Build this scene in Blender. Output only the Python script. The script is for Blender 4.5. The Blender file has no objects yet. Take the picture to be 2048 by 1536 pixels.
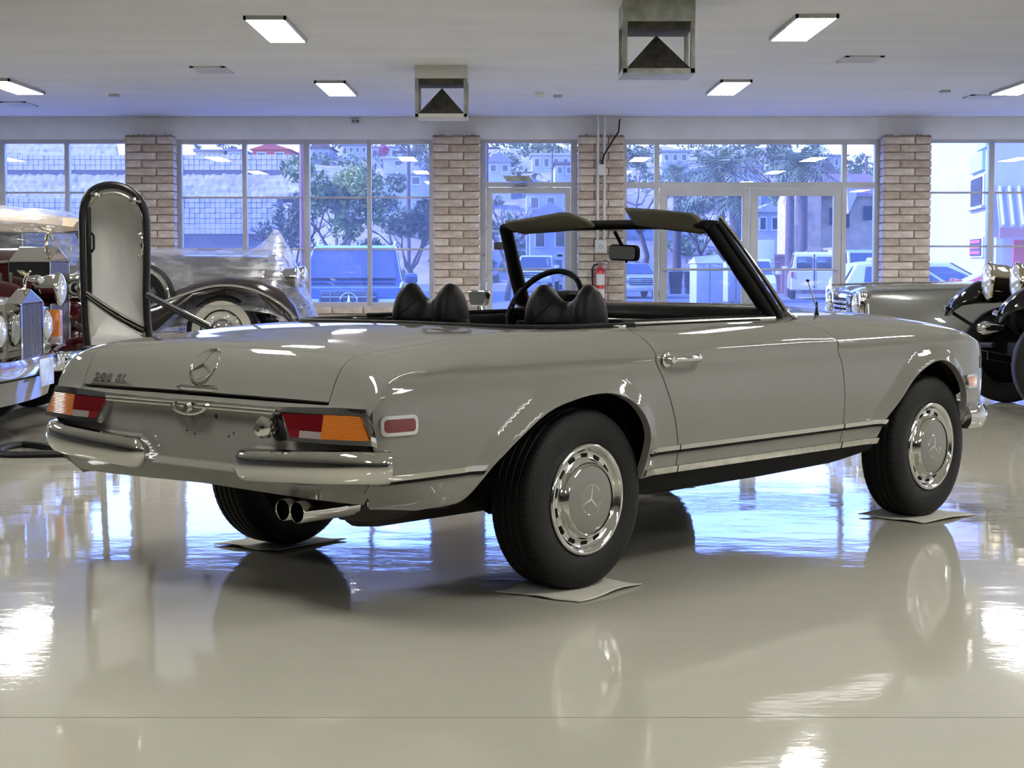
import bpy, bmesh, math, random
import numpy as np
from mathutils import Vector, Matrix, geometry
random.seed(7); rng = np.random.default_rng(7)
SC = bpy.context.scene; COL = SC.collection; PI = math.pi
# ------------------------------------------------ camera, sky, sun, exposure
cd = bpy.data.cameras.new('camera'); cam = bpy.data.objects.new('camera', cd); COL.objects.link(cam)
cd.sensor_width = 36; cd.lens = 3628/2048*36; cd.clip_end = 2000
cam.location = (0, 0, 1.134); cam.rotation_euler = (PI/2 - .0678, 0, 0)
SC.camera = cam
vs = SC.view_settings
vs.view_transform = 'Standard'; vs.look = 'None'; vs.exposure = 0; vs.gamma = 1; vs.use_curve_mapping = False
SC.cycles.use_denoising = True
SC.cycles.max_bounces = 10; SC.cycles.transparent_max_bounces = 12; SC.cycles.caustics_reflective = True; SC.cycles.blur_glossy = 0.0; SC.cycles.caustics_refractive = False
SC.cycles.sample_clamp_indirect = 6
wd = bpy.data.worlds.new('sky'); SC.world = wd; wd.use_nodes = True
nt = wd.node_tree; bg = nt.nodes['Background']
sky = nt.nodes.new('ShaderNodeTexSky'); sky.sky_type = 'NISHITA'; sky.sun_disc = False
sky.sun_elevation = math.radians(32); sky.sun_rotation = math.radians(-80); sky.air_density = 1.0; sky.dust_density = 0.15; sky.ozone_density = 4
nt.links.new(sky.outputs[0], bg.inputs[0]); bg.inputs[1].default_value = SKY = 1.75
sd = bpy.data.lights.new('sun', 'SUN'); sun = bpy.data.objects.new('sun', sd); COL.objects.link(sun)
sd.energy = 16.5; sd.angle = .01; sd.color = (1, .95, .86)
sun.rotation_euler = Vector((1, .10, -.62)).to_track_quat('-Z', 'Y').to_euler()
LIGHT_E = 72.0          # ceiling panels

# ------------------------------------------------ materials
def lin(c):
    if isinstance(c, str):
        c = [int(c[i:i+2], 16)/255 for i in (0, 2, 4)]
        return tuple((x/12.92 if x <= .04045 else ((x+.055)/1.055)**2.4) for x in c)
    return tuple(c)
MATS = {}
def mat(name, col, rough=.5, metal=0, coat=0, noise=0, nscale=20, bump=0, bscale=60, emit=0, spec=.5, detail=4, stretch=None, trans=0, col2=None):
    m = bpy.data.materials.new(name); m.use_nodes = True; MATS[name] = m
    n = m.node_tree.nodes; L = m.node_tree.links; b = n['Principled BSDF']
    c = lin(col); b.inputs['Base Color'].default_value = (*c, 1)
    b.inputs['Roughness'].default_value = rough; b.inputs['Metallic'].default_value = metal
    b.inputs['Coat Weight'].default_value = coat; b.inputs['Coat Roughness'].default_value = .03
    b.inputs['Specular IOR Level'].default_value = spec
    b.inputs['Transmission Weight'].default_value = trans
    if emit:
        b.inputs['Emission Color'].default_value = (*c, 1); b.inputs['Emission Strength'].default_value = emit
    tc = None
    def coords():
        t = n.new('ShaderNodeTexCoord'); mp = n.new('ShaderNodeMapping')
        if stretch: mp.inputs['Scale'].default_value = stretch
        L.new(t.outputs['Object'], mp.inputs[0]); return mp.outputs[0]
    if noise:
        tc = coords(); t = n.new('ShaderNodeTexNoise'); t.inputs['Scale'].default_value = nscale; t.inputs['Detail'].default_value = detail
        L.new(tc, t.inputs['Vector'])
        mx = n.new('ShaderNodeMix'); mx.data_type = 'RGBA'
        lo = tuple(x*(1-noise) for x in c); hi = tuple(min(1, x*(1+noise)) for x in c)
        if col2: hi = lin(col2); lo = c
        mx.inputs[6].default_value = (*lo, 1); mx.inputs[7].default_value = (*hi, 1)
        rp = n.new('ShaderNodeMapRange'); rp.inputs[1].default_value = .3; rp.inputs[2].default_value = .7
        L.new(t.outputs[0], rp.inputs[0]); L.new(rp.outputs[0], mx.inputs[0]); L.new(mx.outputs[2], b.inputs['Base Color'])
    if bump:
        tc = tc or coords(); t = n.new('ShaderNodeTexNoise'); t.inputs['Scale'].default_value = bscale; t.inputs['Detail'].default_value = 3
        L.new(tc, t.inputs['Vector']); bp = n.new('ShaderNodeBump'); bp.inputs['Strength'].default_value = bump; bp.inputs['Distance'].default_value = .01
        L.new(t.outputs[0], bp.inputs['Height']); L.new(bp.outputs[0], b.inputs['Normal'])
    return m
def glassmat(name, tint, refl=.9, rough=0.0, base=.07, haze=0):
    """thin pane: tinted transparency plus a Fresnel mirror"""
    m = bpy.data.materials.new(name); m.use_nodes = True; MATS[name] = m
    n = m.node_tree.nodes; L = m.node_tree.links; n.clear()
    out = n.new('ShaderNodeOutputMaterial'); mix = n.new('ShaderNodeMixShader'); tr = n.new('ShaderNodeBsdfTransparent'); gl = n.new('ShaderNodeBsdfGlossy')
    front = tr.outputs[0]
    if haze:
        tl_ = n.new('ShaderNodeBsdfTranslucent'); tl_.inputs[0].default_value = (*[min(1, 1.2*v) for v in lin(tint)], 1); hm = n.new('ShaderNodeMixShader'); hm.inputs[0].default_value = haze
        L.new(tr.outputs[0], hm.inputs[1]); L.new(tl_.outputs[0], hm.inputs[2]); front = hm.outputs[0]
    fr = n.new('ShaderNodeLayerWeight'); fr.inputs[0].default_value = .5; pw = n.new('ShaderNodeMath'); pw.operation = 'POWER'; pw.inputs[1].default_value = 4.0
    mul = n.new('ShaderNodeMath'); mul.operation = 'MULTIPLY_ADD'; mul.inputs[1].default_value = refl; mul.inputs[2].default_value = base
    L.new(fr.outputs[1], pw.inputs[0])
    tr.inputs[0].default_value = (*lin(tint), 1); gl.inputs['Roughness'].default_value = rough
    L.new(pw.outputs[0], mul.inputs[0]); L.new(mul.outputs[0], mix.inputs[0]); L.new(front, mix.inputs[1]); L.new(gl.outputs[0], mix.inputs[2]); L.new(mix.outputs[0], out.inputs[0])
    return m
M = MATS
mat('paint', (.152, .149, .134), .3, 0, 1, spec=.0)
mat('paint_dark', (.27, .262, .24), .35, 0, .6, noise=.1, nscale=6)
mat('chrome', (.66, .66, .64), .05, 1)
mat('chrome_dull', (.55, .54, .5), .22, 1, noise=.15, nscale=30)
mat('rubber', (.005, .005, .005), .55, spec=.2)
mat('tyre', (.0045, .0045, .0042), .6, spec=.22, bump=.3, bscale=140)
mat('black', (.003, .003, .003), .65, spec=.12)
mat('black_gloss', (.003, .003, .0035), .08, spec=.4)
mat('leather', (.0025, .0025, .0028), .45, bump=.2, bscale=160, spec=.13)
mat('wood', (.10, .04, .015), .2, 0, .8, noise=.4, nscale=8, stretch=(1, 8, 1))
mat('visor', (.052, .048, .030), .7, bump=.15, bscale=150)
mat('red_lens', (.075, .003, .005), .08, 0, .35)
mat('red_lens2', (.11, .006, .009), .08, 0, .35)
mat('amber_lens', (.36, .095, .003), .1, 0, .35)
mat('clear_lens', (.20, .17, .16), .1, 0, 1)
mat('mirror', (.85, .85, .85), .02, 1)
mat('rust', (.022, .014, .010), .7, noise=.4, nscale=12)
mat('white_letter', (.7, .7, .7), .5)
mat('paper', (.42, .41, .35), .9, bump=.5, bscale=60)
for nm_ in ('amber_lens',):
    m_ = MATS[nm_]; n_ = m_.node_tree.nodes; w_ = n_.new('ShaderNodeTexWave'); w_.wave_type = 'BANDS'; w_.bands_direction = 'Z'; w_.inputs['Scale'].default_value = 60; t_ = n_.new('ShaderNodeTexCoord'); b_ = n_.new('ShaderNodeBump'); b_.inputs['Strength'].default_value = .5; b_.inputs['Distance'].default_value = .003
    m_.node_tree.links.new(t_.outputs['Object'], w_.inputs['Vector']); m_.node_tree.links.new(w_.outputs[0], b_.inputs['Height']); m_.node_tree.links.new(b_.outputs[0], n_['Principled BSDF'].inputs['Normal'])
glassmat('windscreen', (.80, .84, .85), .8)

# ------------------------------------------------ helpers
def link(o): COL.objects.link(o); return o
class MB:
    def __init__(s): s.v = []; s.f = []
    def add(s, v, f):
        o = len(s.v); s.v += [tuple(map(float, p)) for p in v]; s.f += [tuple(i+o for i in q) for q in f]; return s
    def box(s, lo, hi, bev=0):
        (x0, y0, z0), (x1, y1, z1) = lo, hi
        if not bev:
            return s.add([(x0, y0, z0), (x1, y0, z0), (x1, y1, z0), (x0, y1, z0), (x0, y0, z1), (x1, y0, z1), (x1, y1, z1), (x0, y1, z1)],
                  [(0, 3, 2, 1), (4, 5, 6, 7), (0, 1, 5, 4), (1, 2, 6, 5), (2, 3, 7, 6), (3, 0, 4, 7)])
        b = bmesh.new(); bmesh.ops.create_cube(b, size=1)
        for v in b.verts: v.co = Vector(((x0+x1)/2+v.co.x*(x1-x0), (y0+y1)/2+v.co.y*(y1-y0), (z0+z1)/2+v.co.z*(z1-z0)))
        bmesh.ops.bevel(b, geom=b.edges[:], offset=bev, segments=2, affect='EDGES', profile=.5)
        b.verts.index_update(); s.add([v.co for v in b.verts], [[v.index for v in f.verts] for f in b.faces]); b.free(); return s
    def tube(s, path, r, n=8, caps=True, sx=1, closed=False):
        P = [Vector(p) for p in path]; N = len(P); rs = r if hasattr(r, '__len__') else [r]*N
        V = []; up = None
        for i, p in enumerate(P):
            if closed: t = P[(i+1) % N]-P[i-1]
            else: t = P[min(i+1, N-1)]-P[max(i-1, 0)]
            t.normalize()
            if up is None:
                up = Vector((0, 0, 1)) if abs(t.z) < .9 else Vector((1, 0, 0))
            a = t.cross(up)
            if a.length < 1e-6: a = t.orthogonal()
            a.normalize(); b = a.cross(t); up = b
            for k in range(n):
                q = 2*PI*k/n; V.append(p+(a*math.cos(q)*sx+b*math.sin(q))*rs[i])
        F = []
        for i in range(N if closed else N-1):
            j = (i+1) % N
            for k in range(n): F.append((i*n+k, i*n+(k+1) % n, j*n+(k+1) % n, j*n+k))
        if caps and not closed: F += [tuple(range(n))[::-1], tuple(range((N-1)*n, N*n))]
        return s.add(V, F)
    def lathe(s, prof, n=32, axis='z', at=(0, 0, 0), closed=False, a0=0, a1=2*PI):
        V = []; full = abs(a1-a0-2*PI) < 1e-6; m = n if full else n+1
        for k in range(m):
            a = a0+(a1-a0)*k/n; c, q = math.cos(a), math.sin(a)
            for r, h in prof:
                V.append({'z': (r*c, r*q, h), 'y': (r*c, h, r*q), 'x': (h, r*c, r*q)}[axis])
        V = [(x+at[0], y+at[1], z+at[2]) for x, y, z in V]; p = len(prof); F = []
        for k in range(n):
            k2 = (k+1) % m
            for j in range(p if closed else p-1):
                j2 = (j+1) % p
                F.append((k*p+j, k*p+j2, k2*p+j2, k2*p+j) if axis == 'y' else (k*p+j, k2*p+j, k2*p+j2, k*p+j2))
        return s.add(V, F)
    def prism(s, poly, y0, y1, axis='y'):
        n = len(poly)
        def P(a, b, h): return {'y': (a, h, b), 'z': (a, b, h), 'x': (h, a, b)}[axis]
        V = [P(a, b, y0) for a, b in poly]+[P(a, b, y1) for a, b in poly]
        F = [tuple(range(n)), tuple(range(2*n-1, n-1, -1))]+[(i, i+n, (i+1) % n+n, (i+1) % n) for i in range(n)]
        return s.add(V, F)
    def grid(s, G, closed_u=False, closed_v=False):
        """G[i][j] -> point"""
        a = len(G); b = len(G[0]); V = [p for r in G for p in r]; F = []
        for i in range(a if closed_u else a-1):
            for j in range(b if closed_v else b-1):
                i2 = (i+1) % a; j2 = (j+1) % b; F.append((i*b+j, i2*b+j, i2*b+j2, i*b+j2))
        return s.add(V, F)
    def loft(s, rings, cap=True):
        n = len(rings[0]); V = [p for r in rings for p in r]; F = []
        for i in range(len(rings)-1):
            for k in range(n): F.append((i*n+k, i*n+(k+1) % n, (i+1)*n+(k+1) % n, (i+1)*n+k))
        if cap: F += [tuple(range(n))[::-1], tuple(range((len(rings)-1)*n, len(rings)*n))]
        return s.add(V, F)
    def ball(s, c, r, seg=12, ring=8):
        rx, ry, rz = r if hasattr(r, '__len__') else (r, r, r)
        prof = [(math.sin(PI*i/ring), -math.cos(PI*i/ring)) for i in range(ring+1)]
        o = len(s.v); s.lathe(prof, seg); s.v[o:] = [(c[0]+x*rx, c[1]+y*ry, c[2]+z*rz) for x, y, z in s.v[o:]]; return s
    def xf(s, mtx):
        s.v = [tuple(mtx @ Vector(p)) for p in s.v]; return s
    def mirror_y(s):
        return s.add([(x, -y, z) for x, y, z in s.v], [tuple(reversed(f)) for f in s.f]) if False else s
    def build(s, name, m, parent=None, smooth=35, bev=0, fix=True, mods=()):
        me = bpy.data.meshes.new(name); me.from_pydata(s.v, [], s.f); me.validate()
        if fix:
            b = bmesh.new(); b.from_mesh(me); bmesh.ops.recalc_face_normals(b, faces=b.faces[:])
            if bev: bmesh.ops.bevel(b, geom=[e for e in b.edges if e.is_manifold and e.calc_face_angle(0) > .6], offset=bev, segments=2, affect='EDGES', profile=.5)
            b.to_mesh(me); b.free()
        mm = m if isinstance(m, bpy.types.Material) else MATS[m]
        me.materials.append(mm)
        if smooth:
            me.shade_smooth(); me.set_sharp_from_angle(angle=math.radians(smooth))
        o = bpy.data.objects.new(name, me); o.parent = parent; link(o); return o
def tag(o, label=None, cat=None, group=None, kind=None):
    for k, v in (('label', label), ('category', cat), ('group', group), ('kind', kind)):
        if v: o[k] = v
    return o
def thing(name, label, cat, loc=(0, 0, 0), rz=0, group=None):
    o = bpy.data.objects.new(name, None); link(o); o.location = loc; o.rotation_euler = (0, 0, rz); o.empty_display_size = .1
    return tag(o, label, cat, group)
def struct(name, mb, m, **k): return tag(mb.build(name, m, **k), kind='structure')
def share(name, me, parent, loc=(0, 0, 0), rot=(0, 0, 0), scale=(1, 1, 1)):
    o = bpy.data.objects.new(name, me); o.parent = parent; o.location = loc; o.rotation_euler = rot; o.scale = scale; link(o); return o
def copy_tree(o, parent=None):
    c = o.copy(); link(c); c.parent = parent
    for ch in list(o.children): copy_tree(ch, c)
    return c
def rrect(cx, cy, w, h, r, n=5):
    out = []
    for (sx, sy, a) in ((1, 1, 0), (-1, 1, PI/2), (-1, -1, PI), (1, -1, 3*PI/2)):
        for k in range(n+1):
            q = a+PI/2*k/n; out.append((cx+sx*(w/2-r)+r*math.cos(q), cy+sy*(h/2-r)+r*math.sin(q)))
    return out
def pchip(xs, ys):
    xs = np.array(xs, float); ys = np.array(ys, float); h = np.diff(xs); d = np.diff(ys)/h
    m = np.zeros(len(xs)); m[0] = d[0]; m[-1] = d[-1]
    for i in range(1, len(xs)-1):
        if d[i-1]*d[i] > 0:
            w1 = 2*h[i]+h[i-1]; w2 = h[i]+2*h[i-1]; m[i] = (w1+w2)/(w1/d[i-1]+w2/d[i])
    def f(x):
        x = np.clip(np.asarray(x, float), xs[0], xs[-1]); i = np.clip(np.searchsorted(xs, x)-1, 0, len(xs)-2)
        t = (x-xs[i])/h[i]; t2 = t*t; t3 = t2*t
        return (2*t3-3*t2+1)*ys[i]+(t3-2*t2+t)*h[i]*m[i]+(-2*t3+3*t2)*ys[i+1]+(t3-t2)*h[i]*m[i+1]
    return f
def crom(P, n=6, closed=False):
    """Catmull-Rom through points"""
    P = [np.array(p, float) for p in P]; N = len(P); out = []
    for i in range(N if closed else N-1):
        a = P[i-1] if (closed or i > 0) else 2*P[0]-P[1]; b = P[i]; c = P[(i+1) % N]
        d = P[(i+2) % N] if (closed or i+2 < N) else 2*P[-1]-P[-2]
        for k in range(n):
            t = k/n; out.append(.5*((2*b)+(-a+c)*t+(2*a-5*b+4*c-d)*t*t+(-a+3*b-3*c+d)*t**3))
    if not closed: out.append(P[-1])
    return [tuple(p) for p in out]
# ------------------------------------------------ room materials
def floor_mat():
    m = mat('floor_epoxy', (.25, .24, .20), .045, spec=.36)
    n = m.node_tree.nodes; L = m.node_tree.links; b = n['Principled BSDF']
    t = n.new('ShaderNodeTexCoord'); a = n.new('ShaderNodeTexNoise'); a.inputs['Scale'].default_value = 1.3; a.inputs['Detail'].default_value = 3
    mp = n.new('ShaderNodeMapping'); mp.inputs['Scale'].default_value = (1, 1.6, 1); L.new(t.outputs['Object'], mp.inputs[0]); L.new(mp.outputs[0], a.inputs['Vector'])
    c = n.new('ShaderNodeTexNoise'); c.inputs['Scale'].default_value = 24; c.inputs['Detail'].default_value = 3; L.new(mp.outputs[0], c.inputs['Vector'])
    b1 = n.new('ShaderNodeBump'); b1.inputs['Strength'].default_value = .06; b1.inputs['Distance'].default_value = .05; L.new(a.outputs[0], b1.inputs['Height'])
    b2 = n.new('ShaderNodeBump'); b2.inputs['Strength'].default_value = .035; b2.inputs['Distance'].default_value = .006; L.new(c.outputs[0], b2.inputs['Height']); L.new(b1.outputs[0], b2.inputs['Normal']); L.new(b2.outputs[0], b.inputs['Normal'])
    d = n.new('ShaderNodeTexNoise'); d.inputs['Scale'].default_value = .7; L.new(t.outputs['Object'], d.inputs['Vector'])
    mx = n.new('ShaderNodeMix'); mx.data_type = 'RGBA'; mx.inputs[6].default_value = (.31, .298, .25, 1); mx.inputs[7].default_value = (.355, .342, .29, 1); L.new(d.outputs[0], mx.inputs[0]); L.new(mx.outputs[2], b.inputs['Base Color'])
    b.inputs['Coat Weight'].default_value = .05; b.inputs['Coat Roughness'].default_value = .03; L.new(b2.outputs[0], b.inputs['Coat Normal'])
floor_mat()
mat('ceiling_paint', (.64, .635, .61), .75, noise=.05, nscale=1.2, bump=.25, bscale=2.5, stretch=(.5, 2, 1))
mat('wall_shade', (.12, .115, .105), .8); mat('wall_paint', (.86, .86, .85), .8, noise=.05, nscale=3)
mat('brick', (.50, .43, .36), .9, noise=.28, nscale=9, bump=.7, bscale=45)
mat('brick_pale', (.58, .51, .44), .9, noise=.25, nscale=9, bump=.7, bscale=45)
mat('brick_dark', (.43, .355, .29), .9, noise=.25, nscale=9, bump=.7, bscale=45)
mat('mortar', (.27, .20, .15), .95, noise=.3, nscale=30, bump=.5)
mat('alu', (.42, .42, .43), .45, .25, noise=.06, nscale=4)
mat('alu_dark', (.16, .16, .17), .5, .3)
mat('galv', (.30, .31, .29), .5, .55, noise=.3, nscale=10)
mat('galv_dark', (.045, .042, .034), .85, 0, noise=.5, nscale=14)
mat('duct_white', (.50, .50, .48), .6)
mat('panel_light', (1, .98, .935), emit=LIGHT_E)
mat('light_frame', (.35, .35, .35), .5)
mat('pipe_paint', (.60, .60, .58), .5)
mat('red', (.50, .015, .02), .25, 0, .5)
mat('plastic_white', (.65, .65, .63), .4)
glassmat('window_glass', (.37, .42, 1.0), .9, base=.09, haze=.065)
YW = 24.0; ZC = 3.012; XL, XR, YB = -13.0, 12.0, -8.0
# ------------------------------------------------ floor, ceiling, walls
struct('floor', MB().box((XL, 4.452, -.08), (XR, YW+.1, 0)), 'floor_epoxy', smooth=0)
struct('floor', MB().box((XL, YB, -.08), (XR, 4.447, 0)), 'floor_epoxy', smooth=0)
struct('trim_1', MB().box((XL, 4.445, -.08), (XR, 4.454, -.003)), 'mortar', smooth=0)
struct('ceiling', MB().box((XL, YB, ZC), (XR, YW+.1, ZC+.15)), 'ceiling_paint', smooth=0)
struct('wall_front', MB().box((XL, YW-.02, 2.722), (XR, YW+.28, ZC)), 'wall_paint', smooth=0)
struct('wall_left', MB().box((XL-.2, YB, 0), (XL, YW+.1, ZC)), 'wall_shade', smooth=0)
struct('wall_right', MB().box((XR, YB, 0), (XR+.2, YW+.1, ZC)), 'wall_paint', smooth=0)
struct('wall_back', MB().box((XL, YB-.2, 0), (XR, YB, ZC)), 'wall_shade', smooth=0)
# ------------------------------------------------ brick pillars: every block a part
def brick_mesh(w, d, h, k):
    b = MB().box((-w/2, 0, -h/2), (w/2, d, h/2), .008); b.v = [(x+rng.normal(0, .0022), y+rng.normal(0, .003), z+rng.normal(0, .0018)) for x, y, z in b.v]
    me = b.build('brick', k, None, smooth=50, fix=False); COL.objects.unlink(me); return me.data
BL = [brick_mesh(.395, .10, .088, k) for k in ('brick', 'brick_pale', 'brick_dark', 'brick')]
BS = [brick_mesh(.205, .10, .088, k) for k in ('brick', 'brick_pale', 'brick_dark')]
BE = [brick_mesh(.27, .10, .088, k) for k in ('brick', 'brick_pale', 'brick_pale')]
CH = .1015
def pillar(x0, x1, label, dep=.30, zt=2.745):
    yf = YW-.06-dep+.06
    p = MB().box((x0+.018, yf+.018, 0), (x1-.018, YW+.06, zt+.01)).build('brick_pillar', 'mortar', None, smooth=0); tag(p, label, 'pillar', 'brick pillars of the window wall')
    n = int(zt/CH); w = x1-x0
    for i in range(n):
        z = zt-CH*(i+.5)
        a, b = ('L', 'S') if i % 2 == 0 else ('S', 'L')
        xs = x0
        for t in (a, b):
            ww = .395*w/.612 if t == 'L' else .205*w/.612
            me = BL[(i*7+len(t)+int(x0*10)) % 4] if t == 'L' else BS[(i*5+int(x0*7)) % 3]
            share('brick', me, p, (xs+ww/2, yf+rng.normal(0, .003), z), (0, 0, rng.normal(0, .006)), (w/.62, 1, 1)); xs += ww+.012*w/.612
        for sx, xx in ((-1, x0), (1, x1)):
            q = share('brick', BE[(i+sx) % 3], p, (xx, yf+.022+.145, z), (0, 0, -sx*PI/2*-1), (1, 1, 1))
            q.rotation_euler = (0, 0, PI/2 if sx > 0 else -PI/2)
            q.location = (xx+.0, yf+.155, z)
    # crumbled mortar crown and bolted clips
    c = MB(); 
    for k in range(9):
        xx = x0+w*(k+.5)/9; c.ball((xx, yf+.06, zt+.004), (w/15, .06, .014+.012*rng.random()), 8, 5)
    c.build('mortar_cap', 'mortar', p, smooth=60)
    for xx in (x0+.12*w, x0+.78*w):
        b = MB().box((xx, YW-.03, zt+.02), (xx+.09, YW-.021, zt+.09), .002); b.build('bracket', 'wall_paint', p)
        MB().ball((xx+.05, YW-.035, zt+.03), (.014, .012, .014), 8, 6).build('bolt', 'alu_dark', p)
    return p
pillar(-5.03, -4.40, 'brown block pillar behind the upright hardtop, leftmost of the brick pillars')
pillar(-1.03, -.42, 'brown block pillar between the four-column window and the single glass door')
P2 = pillar(.86, 1.46, 'brown block pillar with two white conduits and a fire extinguisher')
pillar(4.83, 5.45, 'reddish block pillar right of the glass double doors')
# low block walls under the windows
def sill_wall(name, x0, x1, zt):
    s = struct(name, MB().box((x0, YW-.03, 0), (x1, YW+.15, zt-.01)), 'mortar', smooth=0)
    n = int(zt/CH)
    for i in range(n):
        z = zt-CH*(i+.5); x = x0-(.2 if i % 2 else 0)
        while x < x1-.05:
            a = max(x, x0); b = min(x+.395, x1)
            if b-a > .06: share('brick', BL[(i+int(x*9)) % 4], s, ((a+b)/2, YW-.05, z), (0, 0, 0), ((b-a)/.395, 1, 1))
            x += .407
    struct('trim_2', MB().box((x0, YW-.05, zt-.012), (x1, YW+.1, zt+.008)), 'alu', smooth=0)
sill_wall('wall_sill', -4.40, -1.03, .535)
sill_wall('wall_sill', -9.2, -5.03, .535)
sill_wall('wall_sill', 5.45, 9.6, .535)
# ------------------------------------------------ windows
FY0, FY1 = YW-.035, YW+.075
def window(name, x0, x1, z0, z1, mull, hz, rail=.05, cross=None):
    """outer frame with mullions (x0,x1 pairs); thin horizontal bars at hz; one pane per opening"""
    m = MB(); m.box((x0+rail, FY0+.004, z1-rail), (x1-rail, FY1-.004, z1)); m.box((x0+rail, FY0+.004, z0), (x1-rail, FY1-.004, z0+rail*.7)); m.box((x0, FY0, z0), (x0+rail, FY1, z1)); m.box((x1-rail, FY0, z0), (x1, FY1, z1))
    w = struct(name, m, 'alu', smooth=0)
    xs = [x0+rail]
    for a, b in mull:
        MB().box((a, FY0-.01, z0+.01), (b, FY1, z1-.005), .004).build('mullion', 'alu', w); xs += [a, b]
    xs.append(x1-rail)
    zs = [z0+rail*.7]+sorted(hz)+[z1-rail]
    for i in range(0, len(xs), 2):
        for h in hz: MB().box((xs[i], FY0+.03, h-.013), (xs[i+1], FY1-.02, h+.013), .003).build('glazing_bar', 'alu', w)
        for a, b in zip(zs[:-1], zs[1:]):
            MB().grid([[(xs[i], YW+.02, a), (xs[i], YW+.02, b)], [(xs[i+1], YW+.02, a), (xs[i+1], YW+.02, b)]]).build('pane', 'window_glass', w, smooth=0)
    return w
window('window_1', -9.2, -5.03, .545, 2.722, [(-7.55, -7.49), (-6.74, -6.66), (-5.875, -5.815)], (2.03, 1.31), .052)
window('window_2', -4.40, -1.03, .545, 2.722, [(-3.545, -3.485), (-2.735, -2.66), (-1.905, -1.85)], (1.965, 1.285), .06)
window('window_3', 5.45, 9.6, .545, 2.722, [(6.26, 6.335), (7.1, 7.16), (7.95, 8.02)], (2.03, 1.325), .04)
# single door bay
def frame_bar(*a): return MB().box(*a)
W4 = struct('window_4', MB().box((-.345, FY0+.004, 2.675), (.775, FY1-.004, 2.722)).box((-.345, FY0+.004, 2.105), (.775, FY1-.004, 2.165)).box((-.42, FY0, 0), (-.345, FY1, 2.722)).box((.775, FY0, 0), (.86, FY1, 2.722)), 'alu', smooth=0)
MB().grid([[(-.345, YW+.02, 2.165), (-.345, YW+.02, 2.675)], [(.775, YW+.02, 2.165), (.775, YW+.02, 2.675)]]).build('pane', 'window_glass', W4, smooth=0)
def glass_door(name, x0, x1, zt, st=.09, hs=1):
    d = struct(name, MB().box((x0, FY0-.005, .03), (x0+st, FY1-.03, zt)).box((x1-st, FY0-.005, .03), (x1, FY1-.03, zt)).box((x0+st, FY0-.005, zt-st), (x1-st, FY1-.03, zt)).box((x0+st, FY0-.005, .03), (x1-st, FY1-.03, .26)), 'alu', smooth=0, bev=.004)
    MB().grid([[(x0+st, YW+.01, .26), (x0+st, YW+.01, zt-st)], [(x1-st, YW+.01, .26), (x1-st, YW+.01, zt-st)]]).build('pane', 'window_glass', d, smooth=0)
    pb = MB().tube([(x0+.05, YW-.09, 1.02), (x1-.05, YW-.09, 1.02)], .016, 10)
    for xx in (x0+.06, x1-.06): pb.tube([(xx, YW-.09, 1.02), (xx, FY0, 1.02)], .014, 8)
    pb.build('push_bar', 'alu', d); return d
D1 = glass_door('door_1', -.335, .77, 2.095, .075)
MB().box((.03, FY0-.075, 2.07), (.20, FY0-.005, 2.105), .006).build('door_closer', 'alu', D1)
MB().tube([(.02, FY0-.06, 2.12), (.12, FY0-.09, 2.14), (.20, FY0-.05, 2.12)], .022, 8).build('closer_arm', 'galv', D1)
MB().add([(.07, FY0-.05, 2.20), (.27, FY0-.20, 2.17), (.27, FY0-.20, 2.162), (.07, FY0-.05, 2.192), (.05, FY0-.02, 2.24), (.25, FY0-.17, 2.24), (.25, FY0-.17, 2.232), (.05, FY0-.02, 2.232)], [(0, 1, 5, 4), (3, 7, 6, 2), (0, 3, 2, 1), (4, 5, 6, 7), (1, 2, 6, 5), (0, 4, 7, 3)])
MB().prism([(-.12, 2.245), (.22, 2.245), (.28, 2.17), (-.07, 2.17)], FY0-.10, FY0-.09).build('closer_plate', 'galv', D1)
for (a, b, c, d_) in ((-.33, -.305, 1.28, 1.38), (-.24, -.11, 1.28, 1.38), (.60, .665, 1.19, 1.215)): MB().box((a, YW-.004, c), (b, YW+.008, d_)).build('door_sticker', 'galv_dark', D1)
for z in (1.52, 1.21): MB().lathe([(0, -.02), (.014, -.02), (.016, 0)], 12, 'y', (-.37, FY0, z)).build('lock', 'galv', D1)
# double door bay
w5 = MB()
for a, b in ((1.46, 1.51), (1.87, 1.935), (4.34, 4.40), (4.765, 4.83)): w5.box((a, FY0, 0), (b, FY1, 2.722))
for a, b in ((1.51, 1.87), (1.935, 4.34), (4.40, 4.765)): w5.box((a, FY0+.004, 2.66), (b, FY1-.004, 2.722)).box((a, FY0+.004, 2.09), (b, FY1-.004, 2.165))
for a, b in ((1.51, 1.87), (4.40, 4.765)): w5.box((a, FY0+.004, 0), (b, FY1-.004, .15))
W5 = struct('window_5', w5, 'alu', smooth=0)
for a, b, c, d_ in ((1.51, 1.87, 2.165, 2.66), (1.51, 1.87, .15, 2.09), (1.935, 4.34, 2.165, 2.66), (4.40, 4.765, 2.165, 2.66), (4.40, 4.765, .15, 2.09)):
    MB().grid([[(a, YW+.02, c), (a, YW+.02, d_)], [(b, YW+.02, c), (b, YW+.02, d_)]]).build('pane', 'window_glass', W5, smooth=0)
glass_door('door_2', 1.945, 3.128, 2.085, .10)
glass_door('door_3', 3.138, 4.33, 2.085, .10)
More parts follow.
